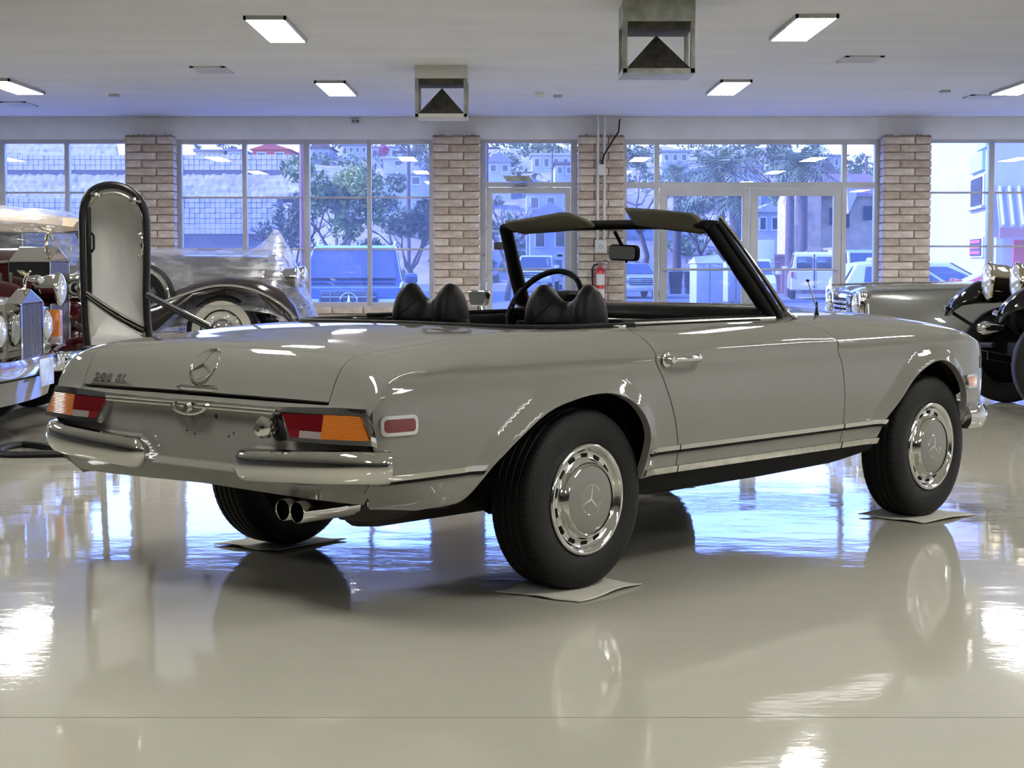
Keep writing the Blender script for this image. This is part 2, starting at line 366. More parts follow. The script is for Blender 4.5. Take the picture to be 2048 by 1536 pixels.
# ------------------------------------------------ ceiling fittings
PLACES = {(-1.9, 14.1): 'left of the nearer hanging air box, nearest of the left pair', (-1.9, 19.1): 'left of the farther hanging air box', (2.33, 14.0): 'right of the nearer hanging air box', (2.33, 19.0): 'farther one of the two right of the air boxes', (-5.35, 18.9): 'cut by the left edge of the photo', (5.5, 18.9): 'cut by the right edge of the photo'}
for X in (-9.2, -5.35, -1.9, 2.33, 5.5, 9.2):
    for Y in (-.9, 4.1, 9.1, 14.1, 19.1):
        if (X < -6 and Y < 14) or (X < -3 and Y < 9): continue
        y0 = Y-.1 if (X > 2 and Y > 10) else (Y-.2 if (X < -5 and Y > 15) else Y)
        key = next((k for k in PLACES if abs(k[0]-X) < .01 and abs(k[1]-y0) < .35), None)
        t = thing('ceiling_light', 'glowing ceiling panel '+PLACES[key] if key else 'glowing ceiling panel light in a row out of view', 'light', (X, y0, ZC), 0, 'ceiling panel lights')
        MB().box((-.145, .005, -.034), (.145, 1.415, -.030)).build('diffuser', 'panel_light', t, smooth=0)
        MB().box((-.165, -.015, -.032), (-.143, 1.435, 0)).box((.143, -.015, -.032), (.165, 1.435, 0)).box((-.165, -.015, -.032), (.165, .007, 0)).box((-.165, 1.413, -.032), (.165, 1.435, 0)).box((-.145, 0, -.012), (.145, 1.42, 0)).build('frame', 'light_frame', t, smooth=0)
def vent(x0, x1, y0, y1, label):
    t = thing('ceiling_vent', label, 'vent', ((x0+x1)/2, (y0+y1)/2, ZC), 0, 'ceiling vents'); w = (x1-x0)/2; d = (y1-y0)/2
    MB().box((-w, -d, -.012), (-w+.04, d, 0)).box((w-.04, -d, -.012), (w, d, 0)).box((-w, -d, -.012), (w, -d+.05, 0)).box((-w, d-.05, -.012), (w, d, 0)).build('frame', 'duct_white', t, smooth=0)
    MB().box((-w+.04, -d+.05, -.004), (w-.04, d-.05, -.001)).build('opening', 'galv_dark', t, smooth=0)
    for k in range(5):
        y = -d+.05+(2*d-.1)*(k+.5)/5; MB().add([(-w+.04, y-.03, -.006), (w-.04, y-.03, -.006), (w-.04, y+.02, -.016), (-w+.04, y+.02, -.016)], [(0, 1, 2, 3)]).build('slat', 'duct_white' if k % 2 else 'alu', t, smooth=0)
vent(-3.12, -2.78, 17.7, 18.3, 'dark slotted ceiling vent between the two left panel lights')
vent(-6.05, -5.75, 21.6, 22.2, 'slotted ceiling vent near the left window, leftmost of the vents')
vent(3.06, 3.42, 16.8, 17.3, 'slotted ceiling vent right of the nearer air box')
vent(5.2, 5.6, 20.7, 21.1, 'slotted ceiling vent above the right pillar near the windows')
def airbox(x0, x1, y0, zb, zs, ztop, m, label):
    t = thing('air_diffuser', label, 'air duct', ((x0+x1)/2, y0, ZC), 0, 'hanging air boxes'); w = (x1-x0)/2; d = w
    z = lambda v: v-ZC
    MB().box((-w, 0, z(zs)), (w, 2*d, 0), .004).build('duct_collar', m, t)
    b = .035
    for sx in (-1, 1):
        for yy in (0, 2*d-b): MB().box((sx*w-(b if sx > 0 else 0), yy, z(zb)), (sx*w+(0 if sx > 0 else b), yy+b, z(zs)), .002).build('post', 'galv', t)
    MB().box((-w, 0, z(zb)), (w, 2*d, z(zb)+.035), .003).build('base_plate', 'galv' if m == 'galv' else 'duct_white', t)
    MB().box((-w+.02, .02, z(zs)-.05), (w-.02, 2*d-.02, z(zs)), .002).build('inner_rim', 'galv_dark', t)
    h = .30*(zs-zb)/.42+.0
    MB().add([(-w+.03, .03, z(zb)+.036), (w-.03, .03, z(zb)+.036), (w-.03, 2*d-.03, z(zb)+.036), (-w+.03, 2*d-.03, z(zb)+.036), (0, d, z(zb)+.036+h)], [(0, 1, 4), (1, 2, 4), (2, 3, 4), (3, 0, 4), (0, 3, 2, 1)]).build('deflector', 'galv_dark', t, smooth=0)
airbox(-.935, -.43, 17.6, 2.515, 2.885, 3.01, 'duct_white', 'square air box with white collar hanging left of the big one')
airbox(.80, 1.325, 13.24, 2.49, 2.86, 3.01, 'galv', 'large rusty galvanized air box hanging nearest in the middle of the ceiling')
def dot(x, y, name, label, cat, prof, m):
    tag(MB().lathe(prof, 16, 'z', (x, y, ZC)).build(name, m), label, cat)
dot(.31, 20.4, 'smoke_detector', 'small white smoke detector on the ceiling right of the white air box', 'detector', [(0, -.07), (.03, -.07), (.045, -.05), (.06, -.02), (.06, 0)], 'plastic_white')
for k, (x, y, w) in enumerate(((-4.5, 20.7, 'left of the ceiling vents'), (.52, 20.8, 'beside the smoke detector'), (4.78, 20.2, 'above the right brick pillar'))):
    tag(MB().box((x-.05, y-.07, ZC-.03), (x+.05, y+.07, ZC), .005).build('junction_cover', 'alu'), 'small grey cover box on the ceiling '+w, 'cover box', 'ceiling cover boxes')
ex = thing('emergency_box', 'small white box high on the wall over the four-column window', 'wall box', (-2.05, YW-.02, 2.96)); MB().box((-.06, -.05, -.035), (.06, 0, .035), .006).build('housing', 'plastic_white', ex)
for sx in (-1, 1): MB().lathe([(0, -.012), (.02, -.01), (.024, 0)], 12, 'y', (sx*.028, -.05, 0)).build('lens', 'alu_dark', ex)
# conduits, boxes, extinguisher on the pillar
yp = YW-.30
for x, lab in ((1.115, 'left'), (1.20, 'right')):
    cth = tag(MB().tube([(x, yp-.030, ZC-.002), (x, yp-.030, 1.41)], .018, 10).build('conduit', 'pipe_paint'), 'white vertical conduit pipe on the brick pillar, the '+lab+' of two', 'pipe', 'conduits on the pillar')
tag(MB().box((1.11, yp-.085, 2.24), (1.205, yp-.052, 2.38), .004).build('junction_box', 'pipe_paint'), 'small white junction box between the conduits near the top of the pillar', 'box')
ob = thing('outlet_box', 'grey electrical box where the two conduits end on the pillar', 'box', (1.155, yp, 1.32)); MB().box((-.075, -.06, -.085), (.075, -.006, .085), .006).build('box', 'pipe_paint', ob); MB().lathe([(0, -.015), (.03, -.015), (.032, 0)], 16, 'y', (0, -.06, 0)).build('knob', 'alu', ob)
tag(MB().tube([(1.165, yp-.075, 2.385), (1.19, yp-.08, 2.5), (1.30, yp-.08, 2.68), (1.38, yp-.06, 2.80), (1.41, YW-.05, 2.98)], .010, 8).build('cable', 'rubber'), 'black cable slanting from the junction box up to the ceiling', 'cable')
fe = thing('fire_extinguisher', 'red fire extinguisher with white label hanging on the brick pillar', 'fire extinguisher', (1.145, yp-.085, .62))
MB().lathe([(0, 0), (.06, 0), (.068, .01), (.068, .36), (.055, .40), (.025, .43), (.022, .46), (0, .46)], 20, 'z').build('cylinder', 'red', fe)
MB().lathe([(.0692, .20), (.0692, .345)], 16, 'z', a0=-2.4, a1=-.6).build('label_sheet', 'plastic_white', fe); MB().lathe([(.0692, .03), (.0692, .15)], 16, 'z', a0=-2.4, a1=-.6).build('label_sheet', 'plastic_white', fe)
MB().box((-.03, -.03, .45), (.03, .03, .49), .006).tube([(-.02, 0, .49), (.06, 0, .52), (.10, 0, .51)], .009, 6).tube([(-.02, 0, .475), (.05, 0, .475), (.09, 0, .455)], .008, 6).build('valve', 'alu_dark', fe)
MB().tube([(-.03, -.02, .47), (-.08, -.03, .46), (-.105, -.03, .40), (-.10, -.02, .25), (-.085, -.01, .12)], .012, 8).build('hose', 'rubber', fe)
MB().box((-.03, .05, .30), (.03, .075, .42)).build('wall_bracket', 'alu_dark', fe)
# ------------------------------------------------ absorbent sheets under the tyres, hose loop
def sheet(cx, cy, rz, w, d, label, seed):
    r = np.random.default_rng(seed); G = []
    for i in range(15):
        row = []
        for j in range(15):
            u, v = i/14-.5, j/14-.5; edge = max(abs(u), abs(v))*2
            z = .003+.010*max(0, edge-.7)/.3*(.5+.5*math.sin(5*u+seed)+.4*math.sin(9*v+2*seed)); row.append((u*w+.006*math.sin(8*v), v*d+.006*math.sin(7*u), max(.003, z)))
        G.append(row)
    V = MB().grid(G).build('absorbent_sheet', 'paper', None, smooth=80); V.location = (cx, cy, 0); V.rotation_euler = (0, 0, rz)
    md = V.modifiers.new('thick', 'SOLIDIFY'); md.thickness = .003; md.offset = 1
    return tag(V, label, 'paper sheet', 'sheets under the tyres')
TH = .7266; hd_ = PI/2-TH
def ground(x, y): c, s = math.cos(hd_), math.sin(hd_); return (-.3637+c*x-s*y, 6.7438+s*x+c*y)
# ------------------------------------------------ parametric panels
def densify(P, step, closed=True):
    out = []; N = len(P)
    for i in range(N if closed else N-1):
        a = np.array(P[i], float); b = np.array(P[(i+1) % N], float); k = max(1, int(np.ceil(np.linalg.norm(b-a)/step)))
        for j in range(k): out.append(tuple(a+(b-a)*j/k))
    if not closed: out.append(tuple(P[-1]))
    return out
def inside(pts, poly):
    x, y = pts[:, 0], pts[:, 1]; r = np.zeros(len(pts), bool); P = np.array(poly); Q = np.roll(P, -1, 0)
    for (ax, ay), (bx, by) in zip(P, Q):
        c = ((ay > y) != (by > y))
        if c.any():
            with np.errstate(divide='ignore', invalid='ignore'): r ^= c & (x < (bx-ax)*(y-ay)/(by-ay)+ax)
    return r
def segdist(pts, poly, closed=True):
    P = np.array(poly); Q = np.roll(P, -1, 0)
    if not closed: P, Q = P[:-1], Q[:-1]
    d = np.full(len(pts), 9.0)
    for a, b in zip(P, Q):
        ab = b-a; L = ab@ab
        t = np.clip(((pts-a)@ab)/max(L, 1e-12), 0, 1); d = np.minimum(d, np.linalg.norm(pts-a-t[:, None]*ab, axis=1))
    return d
def panel(name, poly, S, m, parent=None, step=.03, holes=(), thick=.012, flip=False, outset=0.0, bstep=None):
    """a sheet: the region POLY (minus HOLES) of a parameter plane lifted by S(u,v)->xyz, edges folded in by THICK"""
    bstep = bstep or step*.8
    loops = [densify(poly, bstep)]+[densify(h, bstep) for h in holes]
    A = np.concatenate([np.array(l) for l in loops]); lo = A.min(0); hi = A.max(0)
    gx = np.arange(lo[0]+step*.37, hi[0], step); gy = np.arange(lo[1]+step*.41, hi[1], step)
    gp = np.array([(a, b) for a in gx for b in gy]) if len(gx) and len(gy) else np.zeros((0, 2))
    if len(gp):
        k = inside(gp, loops[0])
        for h in loops[1:]: k &= ~inside(gp, h)
        gp = gp[k]
    if len(gp):
        d = np.full(len(gp), 9.0)
        for l in loops: d = np.minimum(d, segdist(gp, l))
        gp = gp[d > step*.45]
    verts = []; edges = []
    for l in loops:
        o = len(verts); verts += [Vector(p) for p in l]; edges += [(o+i, o+(i+1) % len(l)) for i in range(len(l))]
    verts += [Vector(p) for p in gp]
    r = geometry.delaunay_2d_cdt(verts, edges, [], 0, 1e-6)
    V2 = np.array([tuple(v) for v in r[0]]); F = np.array([f for f in r[2] if len(f) == 3])
    cen = V2[F].mean(1); k = inside(cen, loops[0])
    for h in loops[1:]: k &= ~inside(cen, h)
    F = F[k]
    def XYZ(q): return np.stack(S(q[:, 0], q[:, 1]), 1)
    P = XYZ(V2); e = 2e-3; du = np.zeros_like(V2); du[:, 0] = e; dv = np.zeros_like(V2); dv[:, 1] = e
    Nn = np.cross(XYZ(V2+du)-XYZ(V2-du), XYZ(V2+dv)-XYZ(V2-dv)); Nn /= np.maximum(np.linalg.norm(Nn, axis=1), 1e-9)[:, None]
    if flip: Nn = -Nn
    P = P+Nn*outset
    fn = np.cross(P[F[:, 1]]-P[F[:, 0]], P[F[:, 2]]-P[F[:, 0]]); sw = (fn*Nn[F[:, 0]]).sum(1) < 0; F[sw] = F[sw][:, ::-1]
    faces = [tuple(f) for f in F]
    # folded edge
    cnt = {}
    for f in faces:
        for a, b in zip(f, f[1:]+f[:1]): cnt[(a, b)] = 1
    be = [(a, b) for (a, b) in cnt if (b, a) not in cnt]
    VV = [tuple(p) for p in P]; NN = [tuple(n) for n in Nn]
    if thick:
        for a, b in be:
            o = len(VV); pa, pb = P[a], P[b]; qa, qb = pa-Nn[a]*thick, pb-Nn[b]*thick
            side = np.cross(pb-pa, Nn[a]); side /= max(np.linalg.norm(side), 1e-9)
            VV += [tuple(pa), tuple(pb), tuple(qb), tuple(qa)]; NN += [tuple(side)]*4; faces.append((o+1, o, o+3, o+2))
    me = bpy.data.meshes.new(name); me.from_pydata(VV, [], faces); me.materials.append(MATS[m] if isinstance(m, str) else m)
    me.shade_smooth(); me.normals_split_custom_set_from_vertices([Vector(n) for n in NN])
    o = bpy.data.objects.new(name, me); o.parent = parent; return link(o)
def both(name, poly, S, m, parent, **k):
    """right side and its mirror image"""
    panel(name, poly, S, m, parent, **k)
    def SL(u, v): x, y, z = S(u, v); return x, -y, z
    k['flip'] = not k.get('flip', False); panel(name, poly, SL, m, parent, **k)
def addm(mb, both_sides=True):
    n = len(mb.v); 
    mb.add([(x, -y, z) for x, y, z in mb.v[:n]], [tuple(reversed(f)) for f in mb.f]); return mb

# ------------------------------------------------ the convertible (x forward, y left, z up, origin under the rear axle)
TH = .7266
car = thing('convertible_car', 'pale grey-beige two-seat convertible with its roof open in the middle of the glossy floor', 'car', (-.3637, 6.7438, .005), PI/2-TH)
fW = pchip([-1.06, -1.045, -1.025, -.99, -.94, -.8, -.4, .3, 1.2, 2.0, 2.4, 2.6, 2.75, 2.87, 2.96, 3.02, 3.07, 3.10], [.73, .775, .806, .829, .842, .851, .856, .858, .858, .855, .850, .844, .834, .814, .785, .75, .70, .62])
fZR = pchip([-1.06, -1.045, -1.02, -.99, -.955, -.92, -.858, -.635, -.35, -.096, .23, .6, 1.42, 2.0, 2.3, 2.57, 2.75, 2.88, 2.98, 3.04, 3.08, 3.10],
            [.63, .648, .69, .757, .804, .821, .834, .851, .872, .884, .889, .891, .893, .889, .879, .860, .838, .812, .782, .755, .715, .66])
fPR = pchip([.26, .31, .37, .45, .58, .70, .772, .792, .81], [.085, .05, .026, .012, .001, .005, .0155, .007, .007])
fW3 = pchip([-1.06, -1.0, -.9, -.24, .05, .3, 1.3, 1.55, 2.2, 3.10], [.64, .642, .642, .622, .64, .69, .695, .64, .60, .50])
fD3 = pchip([-1.06, -.95, -.24, .05, .3, 1.3, 1.6, 3.10], [.0, .004, .008, .004, .002, .002, .01, .01])
RA = crom([(-.70, .352), (-.624, .375), (-.566, .43), (-.506, .488), (-.385, .569), (-.26, .633), (-.131, .664), (.003, .678), (.113, .667), (.21, .626), (.275, .557), (.297, .485), (.296, .40), (.292, .30)], 5)
FA = crom([(1.90, .37), (1.945, .465), (2.047, .543), (2.172, .633), (2.324, .685), (2.436, .691), (2.551, .648), (2.634, .566), (2.665, .485), (2.66, .43), (2.62, .37)], 5)
ZB = .28
def tuck(x, z): return .075*np.clip((.47-z)/.10, 0, 1)**1.5*np.clip((-.72-x)/.26, 0, 1)
def fZC(x): return np.minimum(.80, fZR(x)-.05)
def flare(x, z):
    f = np.zeros_like(x)
    for arch, x0, x1 in ((RA, -.75, .42), (FA, 1.8, 2.8)):
        k = (x > x0) & (x < x1)
        if k.any():
            d = segdist(np.stack([x[k], z[k]], 1), arch, False)
            q = 1-d/.066; f[k] += .030*.5*(q+np.sqrt(q*q+.004))*np.clip((q+1.2)/1.0, 0, 1)*np.clip((z[k]-.34)/.16, 0, 1)**.7
    return f
def Sbody(x, s):
    """s 0..1 up the flank to the crease, 1..2 over the shoulder"""
    x = np.asarray(x, float); s = np.asarray(s, float); W = fW(x); zc = fZC(x); zr = fZR(x); w3 = fW3(x); z3 = zr+fD3(x)
    z = ZB+np.clip(s, 0, 1)*(zc-ZB); w = W-fPR(z)-tuck(x, z)+flare(x, z)
    wc = W-fPR(zc)
    t = np.clip(s-1, 0, 1); q = 1-t
    bz = q**3*zc+3*q*q*t*(zc+.62*(zr-zc))+3*q*t*t*(zr-.001)+t**3*z3
    bw = q**3*wc+3*q*q*t*(wc-.027)+3*q*t*t*np.minimum(w3+.10, wc-.045)+t**3*w3
    up = s > 1
    return x, -np.where(up, bw, w), np.where(up, bz, z)
KA, KB = .52, .19                       # metric scale of the two halves of s
def S2(x, v): return Sbody(x, np.where(v < KA, v/KA, 1+(v-KA)/KB))
def Sxz(x, z):
    x = np.asarray(x, float); z = np.asarray(z, float); return x, -(fW(x)-fPR(z)-tuck(x, z)+flare(x, z)), z
def V(x, z): return float((z-ZB)/(fZC(x)-ZB)*KA)       # height on the flank -> v
def U(x, s): return KA+(s-1)*KB
PTOP = KA+KB
def pz(L): return [(x, V(x, z)) for x, z in L]
gapR = [(.506, .375), (.499, .468), (.455, .598), (.404, .709), (.362, .79)]
gapRu = [(.347, 1.2), (.322, 1.5), (.30, 1.8), (.29, 2.0)]
gapF = [(1.632, .37), (1.638, .463), (1.632, .60), (1.618, .70), (1.59, .785)]
gapFu = [(1.565, 1.15), (1.52, 1.4), (1.45, 1.6), (1.33, 1.8), (1.25, 1.9)]
def cr(L): return crom(L, 4)
GR = cr(pz(gapR)+[(x, U(x, s)) for x, s in gapRu]); GF = cr(pz(gapF)+[(x, U(x, s)) for x, s in gapFu])
e = .0028
def sh(L, d): return [(x+d, v) for x, v in L]
archR = [(x, V(x, z)) for x, z in RA if z > .36]; archF = [(x, V(x, z)) for x, z in FA if z > .375]
rear = [(-1.045, V(-1.045, .41)), (-1.045, KA*.6), (-1.045, PTOP)]
quarter = [(-1.005, V(-1.005, .42)), (-.95, V(-.95, .365)), (-.80, V(-.8, .352))]+archR+[(.293, V(.29, .355)), (.5, V(.5, .37))]+sh(GR, -e)+[(x, PTOP) for x in np.arange(.25, -1.03, -.06)]+[(-1.035, PTOP), (-1.035, V(-1.035, .59)+.03), (-1.005, V(-1.005, .68)), (-1.005, V(-1.005, .5))]
both('rear_quarter_panel', quarter, S2, 'paint', car, step=.013, bstep=.013, thick=.03, flip=False)
door = sh(GR, e)+[(.40, U(.4, 1.97)), (.8, U(.8, 1.97)), (1.22, U(1.2, 1.97))]+sh(GF, -e)[::-1]+[(x, V(x, .368)) for x in np.arange(1.6, .5, -.1)]
both('door_panel', door, S2, 'paint', car, step=.028, thick=.03)
ff = sh(GF, e)+[(1.255, PTOP)]+[(x, PTOP) for x in np.arange(1.35, 3.06, .07)]+[(3.09, PTOP), (3.095, KA), (3.09, V(3.09, .52)), (2.99, V(2.99, .42)), (2.75, V(2.75, .385))]+archF[::-1]+[(1.90, V(1.9, .37))]
both('front_fender', ff, S2, 'paint', car, step=.013, bstep=.013, thick=.03)

# trunk lid, soft-top cover, bonnet: crowned sheets between the two shoulder lines
tx = np.array([-1.06, -1.045]+list(np.linspace(-1.03, .1, 90))); tz = fZR(tx)+fD3(tx)
tl = np.concatenate([[0], np.cumsum(np.hypot(np.diff(tx), np.diff(tz)))])
def lid(p, y, crown=.012):
    x = np.interp(p, tl, tx); 
    x1 = np.interp(p-.01, tl, tx); x2 = np.interp(p+.01, tl, tx); z = fZR(x)+fD3(x)
    dx, dz = x2-x1, (fZR(x2)+fD3(x2))-(fZR(x1)+fD3(x1)); L = np.hypot(dx, dz)+1e-9
    k = crown*(1-(y/fW3(x))**2)*np.clip((x+1.08)/.10, .25, 1)
    return x-dz/L*k, y, z+dx/L*k
p0 = float(np.interp(-1.018, tx, tl)); p1 = float(np.interp(-.235, tx, tl)); p2 = float(np.interp(-.095, tx, tl)); pe = float(np.interp(.1, tx, tl))
def lidpoly(a, b, g=.0035, n=14):
    P = np.linspace(a, b, n); X = np.interp(P, tl, tx); w = fW3(X)-g
    return [(p, -v) for p, v in zip(P, w)]+[(p, v) for p, v in zip(P[::-1], w[::-1])]
panel('trunk_lid', lidpoly(p0, p1), lid, 'paint', car, step=.03, thick=.02)
rimpts = [(.42, -.70, .893), (.15, -.665, .892), (.02, -.625, .892), (-.07, -.52, .893), (-.095, -.3, .895), (-.09, 0, .897), (-.095, .3, .895), (-.07, .52, .893), (.02, .625, .892), (.15, .665, .892), (.42, .70, .893)]
rimc = crom(rimpts, 6)
cov = [(p1+.004, -.618), (p2-.02, -.60)]+[(float(np.interp(x, tx, tl)), y) for x, y, z in rimc if x < .03]+[(p2-.02, .60), (p1+.004, .618)]
panel('soft_top_cover', cov, lid, 'paint', car, step=.03, thick=.02)
# strips closing cover to the quarter tops beside the cockpit
for sg in (-1, 1):
    G = []
    for x in np.linspace(-.08, .3, 9):
        a = fW3(np.array([x]))[0]; b = np.interp(x, [-.08, .02, .15, .42], [.50, .618, .66, .695]); zz = float(fZR(x)+fD3(x))
        G.append([(x, sg*(a+.002), zz-.001), (x, sg*b, .8915)])
    MB().grid(G).build('deck_edge', 'paint', car)
hx = np.linspace(1.56, 3.02, 40)
def hood(x, y):
    w = fW3(x); r = y/w; z = fZR(x)+fD3(x)+.022*(1-r*r)*np.clip((3.10-x)/.25, 0, 1)+.012*np.exp(-(y/.22)**4)*np.clip((2.8-x)/.4, 0, 1)
    return x, y, z
xe = np.linspace(1.60, 3.08, 16)
panel('bonnet', [(x, -float(fW3(x))+.004) for x in xe]+[(x, float(fW3(x))-.004) for x in xe[::-1]], hood, 'paint', car, step=.045, thick=.02)
xe = np.linspace(1.42, 1.595, 5)
panel('cowl', [(x, -float(fW3(x))+.003) for x in xe]+[(x, float(fW3(x))-.003) for x in xe[::-1]], hood, 'paint', car, step=.04, thick=.02)

# rear face below the lid
fXR = pchip([.34, .385, .42, .465, .52, .58, .65, .69], [-.955, -.985, -1.005, -1.022, -1.030, -1.034, -1.036, -1.026])
def zsplit(y): a = np.clip((np.abs(y)-.19)/.13, 0, 1); return .468+.075*a*a*(3-2*a)
def Rf(y, z):
    a = np.clip((zsplit(y)-z)/.022, 0, 1); a = a*a*(3-2*a)
    x = fXR(z)+.035*np.clip(np.abs(y)/.8, 0, 1)**5-.030*a*np.clip((z-.36)/.1, 0, 1)+.01*(1-a)*np.clip((.60-np.abs(y))/.1, 0, 1)*np.clip((.655-z)/.02, 0, 1)
    return x, y, z
rp = [(-.80, .685), (-.805, .46), (-.775, .41), (-.735, .380), (-.50, .382), (0, .392), (.5, .382), (.735, .380), (.775, .41), (.805, .46), (.80, .685)]
panel('rear_panel', rp, Rf, 'paint', car, step=.010, bstep=.012, thick=.02, flip=True)
def Rplain(y, z): return -1.040+.026*np.clip((np.abs(y)-.62)/.22, 0, 1)**2+.02*np.clip((z-.6)/.08, -1, 1), y, z
def Rlight(y, z): return -1.046+.026*np.clip((np.abs(y)-.62)/.22, 0, 1)**2+.012*np.clip((z-.6)/.06, -1, 1), y, z
# chrome strip with lock bow over the plate recess
cs = MB(); cs.tube([(-1.046, y, .664) for y in np.linspace(-.46, .46, 24)], .0085, 8); cs.tube([(-1.05, y, .652) for y in np.linspace(-.455, .455, 24)], .006, 8)
cs.tube([(-1.056, .085*math.cos(a), .655-.028*math.sin(a)) for a in np.linspace(0, PI, 12)], .007, 8)
cs.build('trim_strip', 'chrome', car)
MB().lathe([(0, -.012), (.012, -.012), (.02, 0)], 16, 'x', (-1.056, 0, .648)).build('lock_button', 'chrome_dull', car)
for sg in (-1, 1):
    out = [(.455, .652), (.51, .578), (.838, .585), (.79, .658)]; fr = [(.437, .668), (.50, .566), (.848, .57), (.80, .682)]
    def mk(L): return [(sg*-1*y, z) for y, z in L]
    hl = panel('lamp_bezel', mk(fr), lambda y, z: Rplain(y, z), 'chrome', car, step=.02, holes=[mk(out)], thick=.025, flip=True, outset=.018)
    red = panel('red_lens', mk([(.458, .650), (.490, .606), (.548, .606), (.548, .604), (.648, .604), (.648, .655)]), Rlight, 'red_lens', car, step=.02, thick=.02, flip=True, outset=.014)
    panel('red_lens', mk([(.490, .605), (.510, .580), (.548, .581), (.548, .605)]), Rlight, 'red_lens2', car, step=.02, thick=.02, flip=True, outset=.014)
    panel('reversing_lens', mk([(.549, .603), (.549, .581), (.648, .582), (.648, .603)]), Rlight, 'clear_lens', car, step=.02, thick=.02, flip=True, outset=.014)
    panel('amber_lens', mk([(.649, .656), (.649, .582), (.834, .587), (.788, .657)]), Rlight, 'amber_lens', car, step=.015, thick=.02, flip=True, outset=.016)
    # quarter bumper
    path = crom([(-1.035, .240), (-1.06, .243), (-1.088, .272), (-1.104, .345), (-1.112, .5), (-1.110, .62), (-1.095, .73), (-1.065, .805), (-1.03, .855), (-1.005, .876), (-.985, .884)], 4)
    N = len(path); rings = []
    for i, (x, y) in enumerate(path):
        a = np.array(path[max(i-1, 0)]); b = np.array(path[min(i+1, N-1)]); t = (b-a)/np.linalg.norm(b-a); nn = np.array([-t[1], t[0]])  # outward
        if nn @ (np.array([x, y])-np.array([-.93, .55])) < 0: nn = -nn
        ee = min(1, i/7); hz = .054*(.62+.38*math.sin(ee*PI/2)); zc = .480+.026*np.clip((y-.3)/.5, 0, 1); dp = .07
        prof = [(-dp, hz*.92), (-.035, hz), (-.016, hz*.88), (-.004, hz*.55), (0, hz*.1), (-.002, -.25*hz), (-.008, -.6*hz), (-.02, -.9*hz), (-.04, -hz), (-dp, -hz*.95)]
        rings.append([(x+nn[0]*o, -sg*-1*(y+nn[1]*o)*(-1), zc+h) for o, h in prof])
    rings = [[(x, sg*abs(y)*1.0, z) for x, y, z in r] for r in rings]
    mb = MB(); mb.loft(rings); mb.build('rear_bumper', 'chrome', car, smooth=50)
    # front bumper end and headlamp
    mb = MB(); path = crom([(2.72, .862), (2.80, .868), (2.90, .845), (2.99, .79), (3.08, .64), (3.14, .3), (3.15, 0)], 4); rings = []
    for i, (x, y) in enumerate(path):
        a = np.array(path[max(i-1, 0)]); b = np.array(path[min(i+1, len(path)-1)]); t = (b-a)/np.linalg.norm(b-a); nn = np.array([-t[1], t[0]])
        if nn[0]*.3+nn[1]*y < 0 and nn[0] < 0: nn = -nn
        hz = .05
        prof = [(-.05, hz), (-.02, hz), (-.004, hz*.5), (0, 0), (-.004, -.5*hz), (-.02, -hz), (-.05, -hz)]
        rings.append([(x+abs(nn[0])*o, sg*(y+abs(nn[1])*o), .418+h) for o, h in prof])
    mb.loft(rings).build('front_bumper', 'chrome', car, smooth=50)
    hb = MB().lathe([(.001, .0), (.06, -.004), (.085, -.015), (.095, -.03), (.1, -.06)], 20, 'x'); hb.xf(Matrix.Translation((3.05, sg*.60, .62)) @ Matrix.Scale(1.35, 4, (0, 0, 1))); hb.build('headlamp', 'clear_lens', car)
    # flank mouldings
    def strip(x0, x1, z0, z1, off, m, name, slant=0, th=.012):
        P = [(x0, z0), (x1+slant, z0), (x1, z1), (x0, z1)]
        def S3(u, v): x, y, z = Sxz(u, v); return x, (y if sg < 0 else -y), z
        panel(name, P, S3, m, car, step=.05, bstep=.03, thick=th, flip=(sg > 0), outset=off)
    for x0, x1 in ((.318, .502), (.509, 1.629), (1.642, 1.955)):
        strip(x0, x1, .447, .464, .010, 'chrome', 'flank_trim', .01 if x1 > 1.9 else 0); strip(x0, x1, .436, .4465, .008, 'black', 'trim_insert')
    strip(-.975, -.545, .462, .479, .010, 'chrome', 'flank_trim', -.015); strip(-.975, -.553, .451, .4615, .008, 'black', 'trim_insert', -.01)
    for x0, x1 in ((.305, .502), (.509, 1.629), (1.639, 1.915)): strip(x0, x1, .366, .389, .011, 'chrome_dull', 'sill_trim')
    # side markers
    def S3(u, v): x, y, z = Sxz(u, v); return x, (y if sg < 0 else -y), z
    for xc, zc, w, h, lens in ((-.918, .629, .132, .052, 'red_lens2'), (2.76, .582, .125, .054, 'amber_lens')):
        k = 1; vc = zc
        panel('marker_bezel', rrect(xc, vc, w+.006, (h+.010)*k, .018), S3, 'chrome', car, step=.02, holes=[rrect(xc, vc, w-.016, (h-.012)*k, .012)], thick=.02, flip=(sg > 0), outset=.010)
        panel('marker_lens', rrect(xc, vc, w-.017, (h-.013)*k, .012), S3, lens, car, step=.02, thick=.02, flip=(sg > 0), outset=.012)
    # sill below the doors
    MB().loft([[(x, sg*(.80+.01), .372), (x, sg*.825, .365), (x, sg*.80, zb+.02), (x, sg*.74, zb), (x, sg*.60, zb), (x, sg*.60, .372)] for x, zb in ((.25, .285), (.6, .276), (1.2, .278), (1.7, .287), (1.93, .31))]).build('sill', 'black', car)
    # door handle
    hm = MB(); yb = sg*.862
    hm.lathe([(0, .03), (.012, .03), (.016, .02), (.016, 0)], 16, 'y', (.425, 0, .775)); hm.v = [(x, sg*(.855+y), z) for x, y, z in hm.v]
    k0 = len(hm.v); hm.tube([(.43, sg*.878, .776), (.47, sg*.895, .777), (.54, sg*.897, .776), (.585, sg*.886, .774), (.605, sg*.872, .773)], [.011, .0115, .0105, .012, .012], 10, sx=.7)
